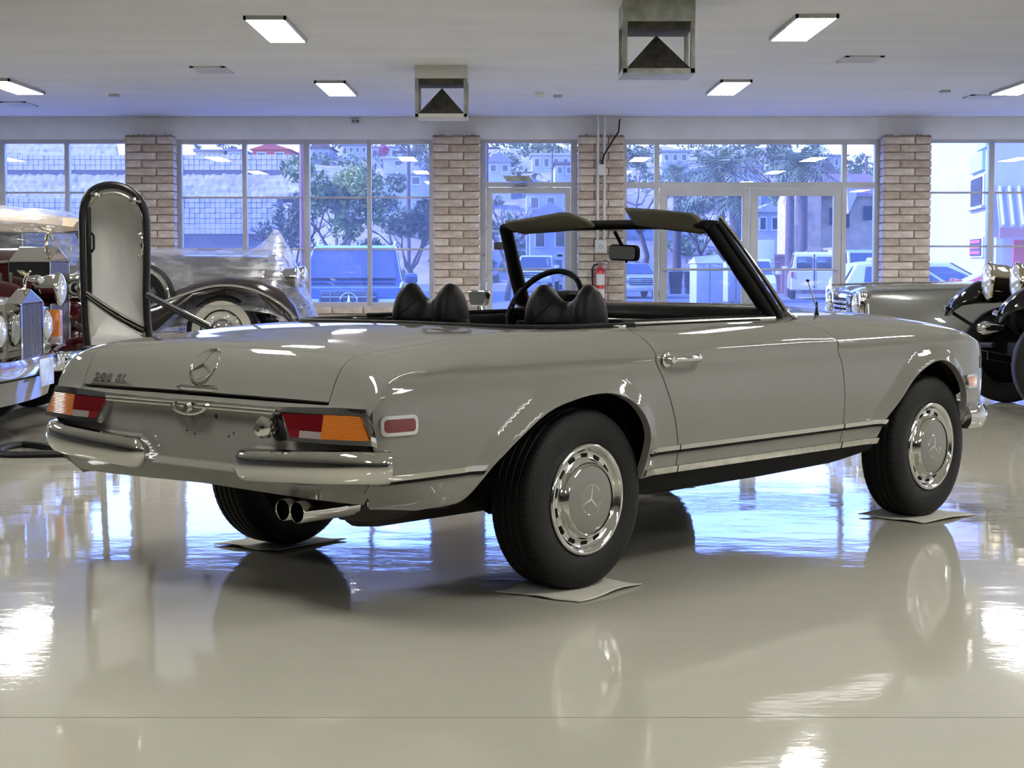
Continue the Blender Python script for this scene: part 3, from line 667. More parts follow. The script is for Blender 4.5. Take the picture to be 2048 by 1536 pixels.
    hm.ball((.600, sg*.866, .773), (.02, .014, .015)); hm.build('door_handle', 'chrome', car, smooth=60)
    MB().lathe([(0, .003), (.024, .002), (.027, 0)], 20, 'y', (.425, 0, .775)).xf(Matrix.Translation((0, sg*.853, 0)) @ Matrix.Scale(sg, 4, (0, 1, 0))).build('handle_escutcheon', 'chrome', car)
    # door-top seals
    MB().tube([(x, sg*.692, .900) for x in np.linspace(.36, 1.36, 14)], .007, 8).build('window_trim', 'chrome_dull', car)
    MB().box((.33, sg*.66-.028, .80), (1.40, sg*.66+.028, .896), .008).build('door_lining', 'leather', car)
    MB().tube([(x, sg*.664, .905) for x in np.linspace(.40, 1.38, 10)], .009, 8).build('window_seal', 'black', car)
    # latch plate at the door shut
    lp = MB().box((.30, sg*.70-.03, .885), (.345, sg*.70+.03, .899), .004); lp.build('latch_plate', 'chrome_dull', car)
    # inner wheel housings
    for xc in (0, 2.4):
        hp = MB().lathe([(.36, sg*.45), (.375, sg*.80)], 28, 'y', (xc-.05, 0, .345), a0=.06, a1=PI-.06); hp.build('wheel_housing', 'black', car)
# seal round the cockpit
MB().tube([(x, y, z+.002) for x, y, z in rimc], .012, 8, sx=1.5).build('cockpit_seal', 'black', car)
# cockpit tub and underbody
tub = []
for zz, k in ((.893, 1), (.60, .97), (.42, .88)):
    R = [(x, y*k, zz) for x, y, z in rimc]+[(1.5, .66*k, zz), (1.55, .3*k, zz), (1.55, -.3*k, zz), (1.5, -.66*k, zz)]; tub.append(R)
mb = MB().grid(tub, closed_v=True); n = len(tub[0]); mb.f.append(tuple(range(2*n, 3*n))); mb.build('cockpit_tub', 'black', car)
MB().box((.25, -.55, .31), (2.85, .55, .36), .02).build('underbody', 'black', car)
MB().box((-.93, -.60, .41), (-.2, .60, .64), .02).build('boot_floor', 'black', car)
MB().box((1.6, -.55, .36), (2.9, .55, .74), .02).build('engine_bay', 'black', car)
MB().prism([(2.96, .40), (3.0, .45), (3.05, .62), (3.05, .70), (2.98, .74)], -.52, .52).build('nose_panel', 'paint', car)
MB().prism([(3.03, .50), (3.062, .52), (3.062, .70), (3.03, .71)], -.42, .42).build('grille', 'black', car)
g = MB(); g.lathe([(.085, -.01), (.095, 0), (.085, .01)], 32, 'x', (3.075, 0, .61), closed=True)
for a in (PI/2, PI/2+2*PI/3, PI/2-2*PI/3): g.tube([(3.075, 0, .61), (3.075, .085*math.cos(a), .61+.085*math.sin(a))], [.014, .004], 6)
g.box((3.06, -.42, .60), (3.075, -.09, .62)); g.box((3.06, .09, .60), (3.075, .42, .62)); g.build('grille_star', 'chrome', car)

# star, handle, badge, filler
def star_ring(R, r, th):
    m = MB(); m.lathe([(R+r*math.cos(a), r*math.sin(a)) for a in np.linspace(0, 2*PI, 9)[:-1]], 40, 'z', closed=True)
    for k in range(3):
        a = PI/2+k*2*PI/3; t = np.array([math.cos(a), math.sin(a)]); q = np.array([-t[1], t[0]]); b = .17*R
        e2 = t*.0+(np.array([math.cos(a+PI/3), math.sin(a+PI/3)]))*b; e3 = (np.array([math.cos(a-PI/3), math.sin(a-PI/3)]))*b; tip = t*R
        m.add([(0, 0, th), (*e2, 0), (*tip, .001), (*e3, 0), (0, 0, -th)], [(0, 3, 2), (0, 2, 1), (4, 1, 2), (4, 2, 3)])
    return m
fs = Matrix.Translation((-.985, 0, .785)) @ Matrix.Rotation(math.radians(-50), 4, 'Y') @ Matrix.Rotation(-PI/2, 4, 'Z')
star_ring(.064, .0042, .010).xf(fs).build('trunk_star', 'chrome', car)
hb = MB().tube([(-1.020+.006*abs(y/.1)**2, y, .7095) for y in np.linspace(-.112, .112, 13)], [.006]+[.0125]*11+[.006], 10, sx=1.0); hb.build('trunk_handle', 'chrome', car)
tcu = bpy.data.curves.new('model_badge', 'FONT'); tcu.body = '280 SL'; tcu.size = .042; tcu.extrude = .004; tcu.space_character = 1.22; tcu.shear = .25; tcu.offset = .0012
to = bpy.data.objects.new('model_badge', tcu); to.parent = car; link(to); tcu.materials.append(MATS['chrome'])
# local: text x -> car -y, text y -> up the lid slope
sl = Vector((.030, 0, .09)).normalized(); tx_ = Vector((0, -1, 0)); nz = tx_.cross(sl)
bm_ = Matrix.Translation((-1.0165, .580, .712)) @ Matrix((tx_, sl, nz)).transposed().to_4x4() @ Matrix.Diagonal((1.38, .92, 1, 1))
bpy.context.view_layer.update(); tme = bpy.data.meshes.new_from_object(to); bpy.data.objects.remove(to); tme.transform(bm_); tme.name = 'model_badge'; tme.materials.clear(); tme.materials.append(MATS['chrome'])
to = bpy.data.objects.new('model_badge', tme); to.parent = car; link(to)
MB().box((-1.024, .352, .7025), (-1.012, .596, .7085), .002).build('badge_bar', 'chrome', car)
MB().lathe([(0, -.012), (.030, -.012), (.038, -.004), (.044, .0)], 24, 'x', (-1.028, -.418, .605)).build('filler_base', 'rubber', car)
fc = MB().lathe([(0, -.022), (.012, -.022), (.026, -.016), (.033, -.006), (.036, 0), (.036, .014), (.03, .024), (.026, .05)], 18, 'x', (-1.09, -.412, .608)); fc.build('filler_cap', 'chrome', car, smooth=15)
for (y, z) in ((.02, .621), (-.105, .622)): MB().lathe([(0, -.004), (.006, -.004), (.009, 0)], 10, 'x', (-1.025, y, z)).build('plate_screw', 'rust', car)
for (y, z) in ((.05, .566), (.01, .558), (-.19, .572), (-.165, .56)): MB().lathe([(0, -.001), (.0035, -.001), (.0036, .004)], 10, 'x', (-1.0235, y, z)).build('plate_hole', 'black', car)
# exhaust
for y, z in ((-.425, .343), (-.492, .341)):
    t = MB().lathe([(.031, .0), (.033, -.004), (.035, 0), (.035, .24), (.03, .24), (.030, .01)], 24, 'x', (-1.02, y, z), closed=True); t.build('exhaust_tip', 'chrome', car)
    MB().lathe([(0, 0), (.030, 0)], 20, 'x', (-.94, y, z)).build('exhaust_bore', 'black', car)
ex = MB().tube([(-.79, -.46, .343), (-.70, -.46, .335), (-.55, -.46, .33)], [.055, .062, .06], 14, sx=1.2); ex.build('exhaust_pipe', 'rust', car)
MB().lathe([(0, -.55), (.09, -.54), (.10, -.45), (.10, .1), (.08, .15), (0, .16)], 18, 'x', (-.05, -.30, .32)).build('muffler', 'rust', car)
MB().box((-.96, -.50, .37), (-.80, -.42, .42), .006).build('exhaust_bracket', 'rust', car)
MB().tube([(-.25, -.62, .31), (.0, -.3, .31), (0, .62, .31)], .045, 10).build('rear_axle', 'black', car)
MB().box((2.36, -.62, .27), (2.44, .62, .33), .01).build('front_axle', 'black', car)
MB().box((-.67, -.76, .335), (-.60, -.62, .40), .015).build('jack_bracket', 'rubber', car)

# windscreen
top = crom([(1.125, -.552, 1.272), (1.16, -.40, 1.277), (1.185, -.2, 1.280), (1.195, 0, 1.281), (1.185, .2, 1.280), (1.16, .40, 1.277), (1.125, .552, 1.272)], 5)
bot = crom([(1.40, -.672, .893), (1.51, -.5, .905), (1.60, -.25, .912), (1.62, 0, .914), (1.60, .25, .912), (1.51, .5, .905), (1.40, .672, .893)], 5)
MB().grid([[tuple(np.array(a)*(1-t)+np.array(b)*t+np.array([.02*math.sin(PI*t), 0, 0])) for t in (0, .25, .5, .75, 1)] for a, b in zip(top, bot)]).build('windscreen', 'windscreen', car, smooth=180)
hd = MB(); hd.tube([(x-.012, y, z-.002) for x, y, z in top], .021, 10, sx=1.7); hd.build('header_rail', 'black', car, smooth=60)
hd = MB(); hd.tube([(x+.022, y, z+.010) for x, y, z in top], .008, 8); hd.build('header_trim', 'chrome', car)
MB().tube([(x+.012, y, z-.004) for x, y, z in bot], .014, 8, sx=1.4).build('windscreen_seal', 'rubber', car)
for sg in (-1, 1):
    P = crom([(1.120, sg*.553, 1.278), (1.186, sg*.585, 1.185), (1.286, sg*.632, 1.045), (1.365, sg*.664, .935), (1.392, sg*.672, .893)], 5)
    def pil(off, r, sx): return MB().tube([(x+off[0], y+off[1]*sg, z+off[2]) for x, y, z in P], r, 10, sx=sx)
    pil((-.004, -.012, -.012), [.024]*8+[.026]*(len(P)-8), 1.25).build('pillar', 'black', car, smooth=60)
    pil((.024, .010, .004), .0135, 1.2).build('pillar_seal', 'rubber', car, smooth=60)
    Q = crom([(1.118, sg*.565, 1.297), (1.20, sg*.604, 1.195), (1.31, sg*.652, 1.05), (1.395, sg*.688, .935), (1.43, sg*.700, .905), (1.475, sg*.690, .896)], 5)
    MB().tube([(x+.035, y, z+.004) for x, y, z in Q], [.009]*len(Q), 8, sx=1.5).build('pillar_trim', 'chrome', car, smooth=60)
# visors, mirror
def slab(name, poly, th, m, parent, bev=.01):
    P = [Vector(p) for p in poly]; n = sum((P[i].cross(P[(i+1) % len(P)]) for i in range(len(P))), Vector()).normalized()
    c = [p-n*th/2 for p in P]+[p+n*th/2 for p in P]; k = len(P)
    return MB().add(c, [tuple(range(k))[::-1], tuple(range(k, 2*k))]+[(i, (i+1) % k, (i+1) % k+k, i+k) for i in range(k)]).build(name, m, parent, bev=bev, smooth=60)
vz = [(1.065, .505, 1.286), (1.10, .485, 1.262), (1.125, .44, 1.246), (1.135, .26, 1.253), (1.15, .08, 1.266), (1.155, .06, 1.278), (1.13, .10, 1.296), (1.12, .19, 1.331), (1.115, .23, 1.334), (1.09, .37, 1.314), (1.06, .49, 1.298)]
slab('sun_visor', vz, .028, 'visor', car, .011)
vr = [(1.10, -.125, 1.348), (1.095, -.195, 1.272), (1.105, -.30, 1.258), (1.125, -.50, 1.236), (1.125, -.525, 1.240), (1.115, -.53, 1.262), (1.095, -.50, 1.308), (1.085, -.47, 1.318), (1.09, -.30, 1.336)]
slab('sun_visor', vr, .028, 'visor', car, .011)
mr = MB().prism(rrect(0, 0, .172, .068, .022), -.011, .012, 'x'); mr.xf(Matrix.Translation((1.262, .0, 1.163)) @ Matrix.Rotation(math.radians(-9), 4, 'Z') @ Matrix.Rotation(math.radians(2), 4, 'X')); mr.build('interior_mirror', 'black', car, bev=.004)
mg = MB().prism(rrect(0, 0, .158, .054, .017), -.013, -.010, 'x'); mg.xf(Matrix.Translation((1.262, .0, 1.163)) @ Matrix.Rotation(math.radians(-9), 4, 'Z') @ Matrix.Rotation(math.radians(2), 4, 'X')); mg.build('mirror_glass', 'mirror', car)
MB().tube([(1.275, 0, 1.165), (1.255, .012, 1.20), (1.222, .02, 1.252)], [.011, .008, .008], 8).build('mirror_arm', 'black', car)
MB().tube([(1.265, -.01, 1.132), (1.262, -.01, 1.122)], .005, 8).build('mirror_lever', 'black', car)
sm = MB().prism([(-.068, .036), (.068, .036), (.075, .02), (.058, -.03), (.04, -.038), (-.045, -.038), (-.062, -.028), (-.075, .02)], -.012, .012, 'x')
T = Matrix.Translation((1.29, .86, .96)) @ Matrix.Rotation(math.radians(-12), 4, 'Z'); sm.xf(T).build('door_mirror', 'chrome', car, bev=.006)
MB().prism([(-.06, .028), (.06, .028), (.066, .016), (.05, -.026), (.036, -.031), (-.04, -.031), (-.054, -.024), (-.066, .016)], -.0145, -.0115, 'x').xf(T).build('mirror_glass', 'mirror', car)
MB().tube([(1.29, .86, .925), (1.29, .85, .885)], [.009, .014], 10).build('mirror_stem', 'chrome', car)
MB().lathe([(0, .07), (.004, .07), (.006, .03), (.016, .006), (.02, 0), (0, 0)], 14, 'z', (1.80, -.612, .886)).build('aerial_base', 'rubber', car)
MB().tube([(1.80, -.612, .93), (1.765, -.612, .985), (1.73, -.612, 1.043)], [.0035, .003, .0025], 8).build('aerial', 'chrome_dull', car)
MB().ball((1.728, -.612, 1.046), (.008, .008, .006)).build('aerial_tip', 'black', car)

# seats with winged headrests
for sy in (-1, 1):
    yc = sy*.36
    st = MB().box((.42, yc-.25, .42), (.95, yc+.25, .58), .05); st.build('seat_cushion', 'leather', car, smooth=60)
    G = []
    for z in np.linspace(.5, .90, 9):
        xx = .52-(z-.5)*.22; w = .25-.05*max(0, (z-.75)/.2)**2
        G.append([(xx+.055*math.cos(a)*(1 if math.cos(a) < 0 else .9), yc+w*math.copysign(abs(math.sin(a))**.4, math.sin(a)), z) for a in np.linspace(0, 2*PI, 25)[:-1]])
    MB().loft(G).build('seat_back', 'leather', car, smooth=60)
    hr = MB(); rings = []
    ys = np.linspace(-1, 1, 29)
    ztop = pchip([0, .18, .4, .62, .8, .93, 1], [.975, .980, 1.008, 1.040, 1.030, .985, .93]); dep = pchip([0, .3, .6, .85, 1], [.052, .058, .078, .072, .028])
    for u in ys:
        au = abs(u); y = yc+u*.168*(1-.03*sy*u); zt = float(ztop(au)); zb = .845+.03*max(0, au-.85)/.15; d = float(dep(au)); zc = (zt+zb)/2; hh = (zt-zb)/2; xc = .462-.01*au
        rings.append([(xc+d*math.copysign(abs(math.cos(a))**.75, math.cos(a))*(1-.35*math.sin(a)), y, zc+hh*math.copysign(abs(math.sin(a))**.8, math.sin(a))) for a in np.linspace(0, 2*PI, 21)[:-1]])
    ho = hr.loft(rings).build('headrest', 'leather', car, smooth=80)
    for k in (-1, 1):
        sp = []
        for t in np.linspace(0, 1, 12):
            u = k*(.30+.55*t**1.4); au = abs(u); zt = float(ztop(au)); zz = .972-.10*t; d = float(dep(au)); hh = (zt-.845)/2; zc = (zt+.845)/2; sa = np.clip((zz-zc)/hh, -1, 1); sa = math.copysign(abs(sa)**1.25, sa); a = math.asin(sa)
            sp.append((.462-.01*au-d*abs(math.cos(a))**.75*(1-.35*math.sin(a))-.0005, yc+u*.168, zz))
        MB().tube(sp, .0022, 6).build('seam_piping', 'black', car)
# steering wheel, dash
sw = MB(); C0 = Vector((1.16, .36, .915)); ax = Vector((-.86, 0, .5)).normalized(); a1 = Vector((0, 1, 0)); a2 = ax.cross(a1)*-1
ring = [tuple(C0+(a1*math.cos(q)+a2*math.sin(q))*.195) for q in np.linspace(0, 2*PI, 41)[:-1]]
sw.tube(ring, .013, 8, closed=True)
for q in (0, PI): sw.tube([tuple(C0), tuple(C0+(a1*math.cos(q)+a2*math.sin(q))*.19)], [.014, .008], 8)
sw.ball(tuple(C0), .04); sw.build('steering_wheel', 'black_gloss', car)
MB().tube([tuple(C0), tuple(C0-ax*.3)], .025, 10).build('steering_column', 'black', car)
dr = [(1.28, .80), (1.30, .86), (1.285, .905), (1.32, .935), (1.40, .945), (1.52, .925), (1.56, .88), (1.5, .80)]
MB().prism(dr, -.655, .655).build('dashboard', 'leather', car, bev=.008)
MB().prism([(1.43, .944), (1.46, .952), (1.50, .951), (1.55, .922), (1.5, .90)], -.62, .62).build('dash_top_wood', 'wood', car)
MB().ball((1.33, .36, .945), (.10, .19, .055), 20, 12).build('instrument_hood', 'leather', car)
for y in (.27, .45): MB().lathe([(0, -.01), (.045, -.01), (.05, 0), (.05, .02)], 20, 'x', (1.245, y, .94)).build('gauge', 'black_gloss', car)
MB().box((1.265, -.6, .868), (1.285, .1, .886), .004).build('dash_trim', 'chrome_dull', car)
gl = MB(); gl.box((1.27, -.55, .82), (1.29, -.15, .86), .004); gl.build('glovebox', 'leather', car)
for y in (-.28, -.08, .12, .3): MB().tube([(1.52, y+.26, .915), (1.56, y+.1, .935), (1.60, y-.02, .938)], .004, 6).build('wiper_arm', 'black', car) if y in (-.08, .3) else None

# wheels
prof_t = [(.196, -.085), (.205, -.092), (.235, -.0965), (.262, -.096), (.285, -.090), (.300, -.082), (.3075, -.073)]
tread = []
for c in (-.045, -.015, .015, .045): tread += [(.3115, c-.006), (.3045, c-.003), (.3045, c+.003), (.3115, c+.006)]
prof_t += [(.3105, -.064)]+tread+[(.3105, .064), (.3075, .073), (.300, .082), (.285, .090), (.262, .096), (.235, .0965), (.205, .092), (.196, .085), (.196, -.085)]
cap = [(0, .018), (.09, .017), (.115, .013), (.119, .012)]
dish = [(.119, .0125), (.122, .0145), (.128, .010), (.134, -.002), (.138, -.014), (.143, -.018), (.160, -.020), (.166, -.017), (.172, -.008), (.178, .000), (.185, .004), (.190, .003), (.1945, -.002), (.196, -.012), (.19, -.03)]
tyre_me = MB().lathe(prof_t, 96, 'y').build('tyre', 'tyre', None, smooth=40)
sip = MB()
for k in range(72):
    a = 2*PI*k/72
    for sg in (-1, 1):
        c, s = math.cos(a), math.sin(a)
        P = [(.3120, sg*.052), (.3120, sg*.063), (.309, sg*.074), (.302, sg*.081)]
        q = .0014
        pts = [((r+.0004)*c-q*s, y, (r+.0004)*s+q*c) for r, y in P]+[((r+.0004)*c+q*s, y, (r+.0004)*s-q*c) for r, y in P]
        sip.add(pts, [(i, i+1, i+5, i+4) for i in range(3)])
sip_o = tag(sip.build('tread_sipes', 'black', None, fix=False, smooth=0), kind='stuff')
cap_me = MB().lathe([(.0001, .018)]+cap[1:], 48, 'y').build('hubcap_disc', 'paint', None, smooth=60)
dish_me = MB().lathe(dish, 64, 'y').build('trim_ring', 'chrome', None, smooth=60)
st_me = star_ring(.052, .0016, .0022).xf(Matrix.Translation((0, .0175, 0)) @ Matrix.Rotation(-PI/2, 4, 'X')).build('hub_star', 'chrome', None)
slot_me = MB().prism(rrect(0, .1515, .034, .0135, .004, 3), -.022, -.0165).build('cooling_slot', 'black', None)
back_me = MB().lathe([(.0001, -.05), (.12, -.05), (.18, -.03), (.195, -.02)], 32, 'y').build('wheel_back', 'black', None)
for o in (tyre_me, sip_o, cap_me, dish_me, st_me, slot_me, back_me): COL.objects.unlink(o)
for (xc, sg, rot, st) in ((0, -1, 2.95, 0), (2.4, -1, 2.95, -.012), (0, 1, .4, 0), (2.4, 1, .9, -.012)):
    w = bpy.data.objects.new('wheel', tyre_me.data); w.parent = car; link(w); w.location = (xc, sg*.743, .3115)
    w.rotation_euler = (0, 0, PI+st if sg < 0 else st)
    q = share('tread_sipes', sip_o.data, w); q['kind'] = 'stuff'
    fo = .094
    share('hubcap_disc', cap_me.data, w, (0, fo-.004, 0)); share('trim_ring', dish_me.data, w, (0, fo, 0)); share('hub_star', st_me.data, w, (0, fo-.0045, 0), (0, rot, 0)); share('wheel_back', back_me.data, w, (0, .05, 0))
    for k in range(14): share('cooling_slot', slot_me.data, w, (0, fo-.0015, 0), (0, 2*PI*k/14, 0))
    if sg > 0: pass
for (x, y, r, lab, sd) in ((-.02, -.77, .12, 'creased white paper sheet under the near rear tyre', 1), (2.40, -.77, -.1, 'creased white paper sheet under the front tyre at right', 2), (0, .76, .1, 'creased grey paper sheet under the far rear tyre', 3), (2.4, .76, 0, 'paper sheet under the far front tyre', 4)):
    g_ = ground(x, y); sheet(g_[0], g_[1], hd_+r, .40, .34, lab, sd)
# ------------------------------------------------ the other show cars
mat('ivory', (.22, .214, .185), .3, 0, .9, spec=0); mat('burgundy', (.03, .003, .005), .1, spec=.4); mat('brown_paint', (.020, .014, .011), .15, spec=.4)
mat('tan_canvas', (.25, .195, .135), .85, bump=.4, bscale=40); mat('silver_paint', (.065, .065, .06), .3, 0, .8); mat('whitewall', (.40, .38, .31), .5)
mat('lens_glass', (.55, .57, .62), .05, .4, 1); mat('lining', (.40, .395, .375), .75, noise=.10, nscale=3, stretch=(3, 1, .5)); mat('seal', (.005, .005, .005), .35, spec=.25)
mat('nickel', (.62, .56, .45), .07, 1); mat('plate_blue', (.30, .42, .75), .3, noise=.5, nscale=18, col2='dfe6f5'); mat('vane', (.32, .32, .33), .22, .9); mat('vane_dark', (.015, .015, .017), .4)
def film_mat():
    m = bpy.data.materials.new('plastic_film'); m.use_nodes = True; MATS['plastic_film'] = m
    n = m.node_tree.nodes; L = m.node_tree.links; n.clear(); o = n.new('ShaderNodeOutputMaterial')
    tr = n.new('ShaderNodeBsdfTransparent'); tr.inputs[0].default_value = (.93, .93, .94, 1); df = n.new('ShaderNodeBsdfTranslucent'); df.inputs[0].default_value = (.75, .77, .8, 1); d2 = n.new('ShaderNodeBsdfDiffuse'); d2.inputs[0].default_value = (.6, .62, .65, 1)
    gl = n.new('ShaderNodeBsdfGlossy'); gl.inputs['Roughness'].default_value = .28
    t = n.new('ShaderNodeTexCoord'); mp = n.new('ShaderNodeMapping'); mp.inputs['Scale'].default_value = (1.2, 1.2, 5); w = n.new('ShaderNodeTexNoise'); w.inputs['Scale'].default_value = 2.6; w.inputs['Detail'].default_value = 5; w.inputs['Distortion'].default_value = .6
    L.new(t.outputs['Object'], mp.inputs[0]); L.new(mp.outputs[0], w.inputs['Vector'])
    bp = n.new('ShaderNodeBump'); bp.inputs['Strength'].default_value = .8; bp.inputs['Distance'].default_value = .06; L.new(w.outputs[0], bp.inputs['Height']); L.new(bp.outputs[0], gl.inputs['Normal'])
    a = n.new('ShaderNodeMixShader'); b = n.new('ShaderNodeMixShader'); c = n.new('ShaderNodeMixShader'); c.inputs[0].default_value = .5
    L.new(df.outputs[0], c.inputs[1]); L.new(d2.outputs[0], c.inputs[2])
    mr = n.new('ShaderNodeMapRange'); mr.inputs[1].default_value = .35; mr.inputs[2].default_value = .75; mr.inputs[3].default_value = .08; mr.inputs[4].default_value = .46; L.new(w.outputs[0], mr.inputs[0])
    L.new(mr.outputs[0], a.inputs[0]); L.new(tr.outputs[0], a.inputs[1]); L.new(c.outputs[0], a.inputs[2])
    lw = n.new('ShaderNodeLayerWeight'); lw.inputs[0].default_value = .5; L.new(bp.outputs[0], lw.inputs['Normal']); pw = n.new('ShaderNodeMath'); pw.operation = 'MULTIPLY_ADD'; pw.inputs[1].default_value = .18; pw.inputs[2].default_value = .02; L.new(lw.outputs[1], pw.inputs[0]); L.new(pw.outputs[0], b.inputs[0])
    L.new(a.outputs[0], b.inputs[1]); L.new(gl.outputs[0], b.inputs[2]); L.new(b.outputs[0], o.inputs[0])
film_mat()
def wheel(parent, x, y, r, w, sg, ww=False, hub='chrome', rimr=.56, z=None):
    """road wheel, axle along y; sg = outer side"""
    z = r if z is None else z; q = w/2
    t = MB().lathe([(r*rimr, -q*.8), (r*.7, -q), (r*.9, -q*.9), (r*.985, -q*.7), (r, -q*.4), (r, q*.4), (r*.985, q*.7), (r*.9, q*.9), (r*.7, q), (r*rimr, q*.8)], 40, 'y', (x, y, z), closed=True).build('tyre', 'tyre', parent, smooth=50)
    if ww: MB().lathe([(r*.60, q*1.0*sg), (r*.72, q*1.04*sg), (r*.84, q*.97*sg)], 40, 'y', (x, y, z)).build('whitewall', 'whitewall', t, smooth=60)
    MB().lathe([(r*rimr, q*.8*sg), (r*rimr*.9, q*.55*sg), (r*rimr*.6, q*.5*sg), (r*.30, q*.75*sg), (r*.2, q*.95*sg), (.001, q*1.0*sg)], 32, 'y', (x, y, z)).build('hub', hub, t, smooth=50)
    return t
def lamp(parent, p, r, dirx, depth=.14, shell='chrome', name='headlamp'):
    """round headlamp facing +-x"""
    s = dirx
    h = MB().lathe([(r*.98, 0), (r*1.06, -.012*s), (r*1.06, -.03*s), (r*.98, -.04*s), (r*.9, -depth*.5*s), (r*.55, -depth*.9*s), (.001, -depth*s)], 28, 'x', p).build(name, shell, parent, smooth=50)
    MB().lathe([(.001, .03*s), (r*.5, .022*s), (r*.85, .006*s), (r*.98, -.004*s)], 28, 'x', p).build('lens', 'lens_glass', h, smooth=70); return h
def winged_figure(parent, p, s, m):
    b = MB(); x, y, z = p
    b.lathe([(.03*s, 0), (.028*s, .02*s), (.014*s, .035*s), (.02*s, .06*s), (.012*s, .08*s)], 12, 'z', p)
    b.tube([(x, y, z+.07*s), (x+.01*s, y, z+.12*s), (x+.035*s, y, z+.165*s), (x+.05*s, y, z+.185*s)], [.02*s, .016*s, .017*s, .008*s], 10)
    b.ball((x+.062*s, y, z+.20*s), (.014*s, .012*s, .014*s), 10, 8)
    for sg in (-1, 1):
        b.tube([(x+.035*s, y+sg*.01*s, z+.165*s), (x-.01*s, y+sg*.045*s, z+.185*s), (x-.055*s, y+sg*.075*s, z+.215*s)], [.012*s, .022*s, .004*s], 8, sx=.4)
    b.build('mascot', m, parent, smooth=60)
def radiator(parent, x, yc, w, z0, z1, zt, d, vane, shell='chrome', nv=14):
    """upright shell with a gable; front face towards +x"""
    y0, y1 = yc-w/2, yc+w/2; t = .035; r = MB()
    r.box((x-d, y0, z0), (x, y0+t, z1)).box((x-d, y1-t, z0), (x, y1, z1)).box((x-d, y0, z0-.02), (x, y1, z0))
    r.add([(x, y0, z1), (x, y1, z1), (x-.01, yc, zt), (x-d, y0, z1), (x-d, y1, z1), (x-d, yc, zt)], [(0, 1, 2), (3, 5, 4), (0, 2, 5, 3), (1, 4, 5, 2), (0, 3, 4, 1)])
    s = r.build('radiator_shell', shell, parent, smooth=0, bev=.004)
    for k in range(nv):
        y = y0+t+(w-2*t)*(k+.5)/nv; MB().box((x-.03, y-.008, z0+.005), (x-.004, y+.008, z1-.005)).build('vane', vane, s, smooth=0)
    MB().box((x-d+.01, y0+t, z0), (x-.03, y1-t, z1)).build('core', 'vane_dark', s, smooth=0)
# --- white luxury saloon, nose to the right, cut by the left edge
sa = thing('luxury_saloon', 'ivory saloon with winged grille figure at the left edge, nearest of the left cars', 'car', (-3.05, 11.55, 0))
radiator(sa, .0, 0, .56, .50, .868, .955, .10, 'vane'); winged_figure(sa, (-.05, 0, .945), .60, 'nickel')
# body: cross sections along x (width half, belt)
def shell(parent, name, m, secs, smooth=50):
    """secs: (x, [(y,z)...]) half outlines mirrored"""
    return MB().loft([[(x, y, z) for y, z in P]+[(x, -y, z) for y, z in P[::-1]] for x, P in secs]).build(name, m, parent, smooth=smooth)
shell(sa, 'body', 'ivory', [(-2.6, [(0, .95), (.6, .93), (.86, .86), (.93, .70), (.92, .40), (.7, .28), (0, .28)]), (-1.2, [(0, .95), (.6, .93), (.86, .87), (.94, .70), (.93, .40), (.7, .28), (0, .28)]),
     (-.5, [(0, .93), (.55, .91), (.83, .86), (.93, .72), (.92, .45), (.7, .36), (0, .36)]), (-.16, [(0, .90), (.5, .885), (.80, .84), (.90, .72), (.88, .48), (.7, .42), (0, .42)]), (-.10, [(0, .87), (.45, .86), (.76, .81), (.85, .70), (.83, .50), (.6, .46), (0, .46)])])
shell(sa, 'cabin', 'ivory', [(-2.6, [(0, 1.42), (.5, 1.40), (.68, 1.2), (.78, .9), (0, .9)]), (-1.5, [(0, 1.42), (.5, 1.40), (.68, 1.2), (.78, .9), (0, .9)]), (-1.2, [(0, .97), (.5, .96), (.7, .93), (.78, .9), (0, .88)])])
for sg in (-1, 1):
    bz = MB().box((-.17, min(sg*.32, sg*.80), .555), (-.095, max(sg*.32, sg*.80), .83), .02).build('lamp_bezel', 'chrome', sa)
    for y in (.44, .665): lamp(bz, (-.075, sg*y, .70), .102, 1, .06)
    ti = MB().box((-.17, sg*.87-.04, .60), (-.035, sg*.87+.04, .80), .012).build('turn_signal', 'amber_lens', sa); MB().box((-.16, sg*.87-.041, .565), (-.033, sg*.87+.041, .625), .01).build('side_lens', 'clear_lens', ti)
    wheel(sa, -.92, sg*.78, .34, .22, sg)
bm = MB(); P = crom([(-.66, -.98), (-.26, -.97), (-.08, -.90), (-.01, -.6), (.02, 0), (-.01, .6), (-.08, .90), (-.26, .97), (-.66, .98)], 4)
bm.loft([[(x-.06, y*.96, .535), (x, y, .52), (x+.015, y, .46), (x, y, .41), (x-.06, y*.96, .40)] for x, y in P]).build('bumper', 'chrome', sa, smooth=40)
MB().loft([[(x-.08, y*.95, .40), (x-.03, y*.98, .39), (x-.07, y*.95, .24), (x-.15, y*.9, .22)] for x, y in P]).build('valance', 'ivory', sa, smooth=50)
pl = MB().box((.03, .02, .33), (.04, .35, .505), .003).build('number_plate', 'plate_blue', sa)
